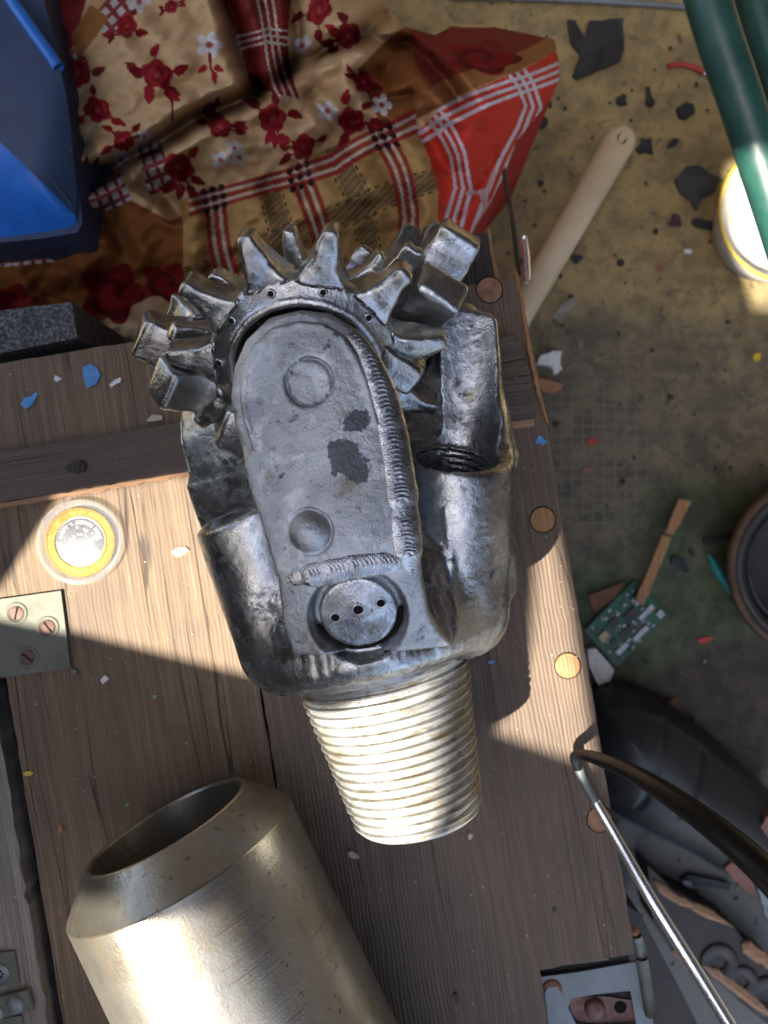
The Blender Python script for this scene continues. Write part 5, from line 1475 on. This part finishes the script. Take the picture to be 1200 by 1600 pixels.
# ---------------------------------------------------------------- small things lying on the trunk lid
scrap('paint_flake', 'blue squarish paint flake on the rear of the lid', 'paint flake', [(130, 574), (142, 569), (152, 574), (158, 586), (152, 600), (138, 607), (132, 592)], 0.1, 0.7, 'paint_blue', 0.2, 1.2)
scrap('paint_flake', 'light blue teardrop paint flake near the left edge of the lid', 'paint flake', [(33, 632), (38, 622), (48, 620), (56, 613), (60, 615), (55, 624), (50, 634), (40, 639)], 0.1, 0.5, 'paint_blue', 0.2)
scrap('paint_flake', 'blue paint spot on the lid edge below the batten end', 'paint flake', blob(846, 690, 8, 8), 0.1, 0.4, 'paint_blue', 0.1)
scrap('white_crumb', 'pale curled crumb right of the blue squarish flake', 'crumb', [(172, 602), (180, 594), (190, 590), (190, 597), (180, 602), (175, 607)], 0.1, 1.4, 'paint_white', 0.4)
scrap('white_crumb', 'pale crumb in the shadow behind the batten', 'crumb', [(230, 658), (240, 648), (254, 650), (256, 656), (240, 659)], 0.1, 2, 'seed', 0.4)
scrap('white_crumb', 'tiny clear crumb between the two blue flakes', 'crumb', blob(91, 592, 5, 5), 0.1, 1.5, 'paint_white', 0.4)
scrap('bark_chip', 'dark bark chip lying on the batten', 'bark chip', [(104, 731), (116, 722), (128, 720), (136, 726), (134, 736), (120, 740), (108, 738)], 6.1, 2.6, 'dark_wood', 0.8)
scrap('white_crumb', 'translucent grey crumb below the hinge plate', 'crumb', [(158, 1062), (165, 1054), (172, 1060), (166, 1064), (162, 1068)], 0.1, 1.6, 'paint_white', 0.4)
scrap('white_crumb', 'grey crumb at the lower right corner of the hinge plate', 'crumb', blob(118, 1049, 6, 4, 0.3), 0.1, 1.4, 'plate', 0.4)
scrap('seed', 'pale pointed seed on the lid below the threaded pin', 'seed', [(544, 1330), (550, 1328), (558, 1333), (562, 1339), (554, 1340), (546, 1337)], 0.1, 1.8, 'seed', 0.7)
scrap('seed', 'small pale seed near the pin tip', 'seed', blob(734, 1306, 3.2, 5), 0.1, 1.4, 'seed', 0.5)
scrap('yellow_chip', 'oval yellow chip near the left edge of the lid plank', 'chip', blob(45, 1208, 8, 4, -0.15, jitter=0.06), 0.1, 1.0, 'yellow', 0.3)
scrap('wood_chip', 'tiny orange wood chip above the pipe mouth on the shaded plank', 'wood chip', [(90, 1294), (97, 1288), (101, 1298), (94, 1300)], 0.1, 1.0, 'raw', 0.3)
scrap('wood_chip', 'whitish scuffed wood chip on the sunlit plank right of the coin', 'wood chip', [(268, 862), (278, 856), (290, 854), (296, 860), (288, 866), (276, 871)], 0.05, 0.7, 'pale_wood', 0.2)
scrap('green_chip', 'green speck on the shaded plank by the pipe mouth', 'chip', blob(199, 1257, 3, 2.5), 0.1, 0.8, 'green_chip', 0.2)
scrap('green_chip', 'green speck on the shaded plank below the sunlit patch', 'chip', blob(242, 1088, 3, 3), 0.1, 0.8, 'green_chip', 0.2)
scrap('blue_chip', 'blue speck on the lid right of the drill bit shoulder', 'chip', blob(768, 1034, 4, 3), 0.1, 0.8, 'paint_blue', 0.2)
scrap('dark_chip', 'black speck on the lid near the shoulder of the drill bit', 'chip', blob(744, 1027, 3, 3), 0.1, 0.8, 'black_rubber', 0.2)
scrap('dark_chip', 'dark brown chip with a pale tip on the lower part of the lid', 'chip', [(708, 1553), (714, 1549), (718, 1562), (712, 1566)], 0.1, 1.2, 'dark_brown', 0.3)
scrap('dark_chip', 'brown speck on the lid above the latch', 'chip', blob(866, 1421, 4, 4), 0.1, 0.9, 'dark_brown', 0.2)
def dust():
    rs = np.random.default_rng(31); parts = []
    for i in range(420):
        u, v = rs.uniform(-330, 101), rs.uniform(-326, 118)
        if 34 < v < 90 or (-242 < u < -230) or (v < -272 and u > 40): continue
        r = rs.uniform(0.18, 0.55)
        x, y, _ = UV(u, v)
        n = 5; q = [(x+r*math.cos(6.283*k/n)*rs.uniform(.6, 1.3), y+r*math.sin(6.283*k/n)*rs.uniform(.6, 1.3)) for k in range(n)]
        parts.append(prism(q, 0.02, 0.02+r*0.8))
    single('sawdust', None, None, merge(*parts), MAT['seed'], kind='stuff')
    parts = []
    for i in range(420):
        x, y = rs.uniform(60, 420), rs.uniform(-520, 540)
        r = abs(rs.normal())*1.3+0.5
        n = 6; q = [(x+r*math.cos(6.283*k/n)*rs.uniform(.6, 1.4), y+r*math.sin(6.283*k/n)*rs.uniform(.6, 1.4)) for k in range(n)]
        parts.append(prism(q, FLOOR+0.1, FLOOR+0.1+r*0.8))
    h = len(parts)*2//3
    single('floor_grit', None, None, merge(*parts[:h]), MAT['black_rubber'], kind='stuff')
    single('floor_grit', None, None, merge(*parts[h:]), plain('floor_crumbs', (0.20, 0.17, 0.11), (0.10, 0.08, 0.05), 0.8), kind='stuff')
dust()

def stamps():
    for txt, px, py, size, rot in (('OOL', 411, 742, 7.0, -78), ('O/', 446, 856, 6.0, -70)):
        t, a = leg(px, py, 74)
        z = math.sqrt(np.interp(a, ROUT_A, ROUT_R)**2-(0.8*t)**2)
        tilt = math.asin(max(-1, min(1, 0.64*t/z)))
        V, F = text_meshes(txt, size)
        M = Matrix.Translation((t, a, z-0.12)) @ Matrix.Rotation(tilt, 4, 'Y') @ Matrix.Rotation(math.radians(rot), 4, 'Z')
        V, F = xf((V, F), M)
        bpart('stamped_letters', mesh_from('stamped_letters', V, F), MAT['leg_face'], MLm(0), None)
stamps()
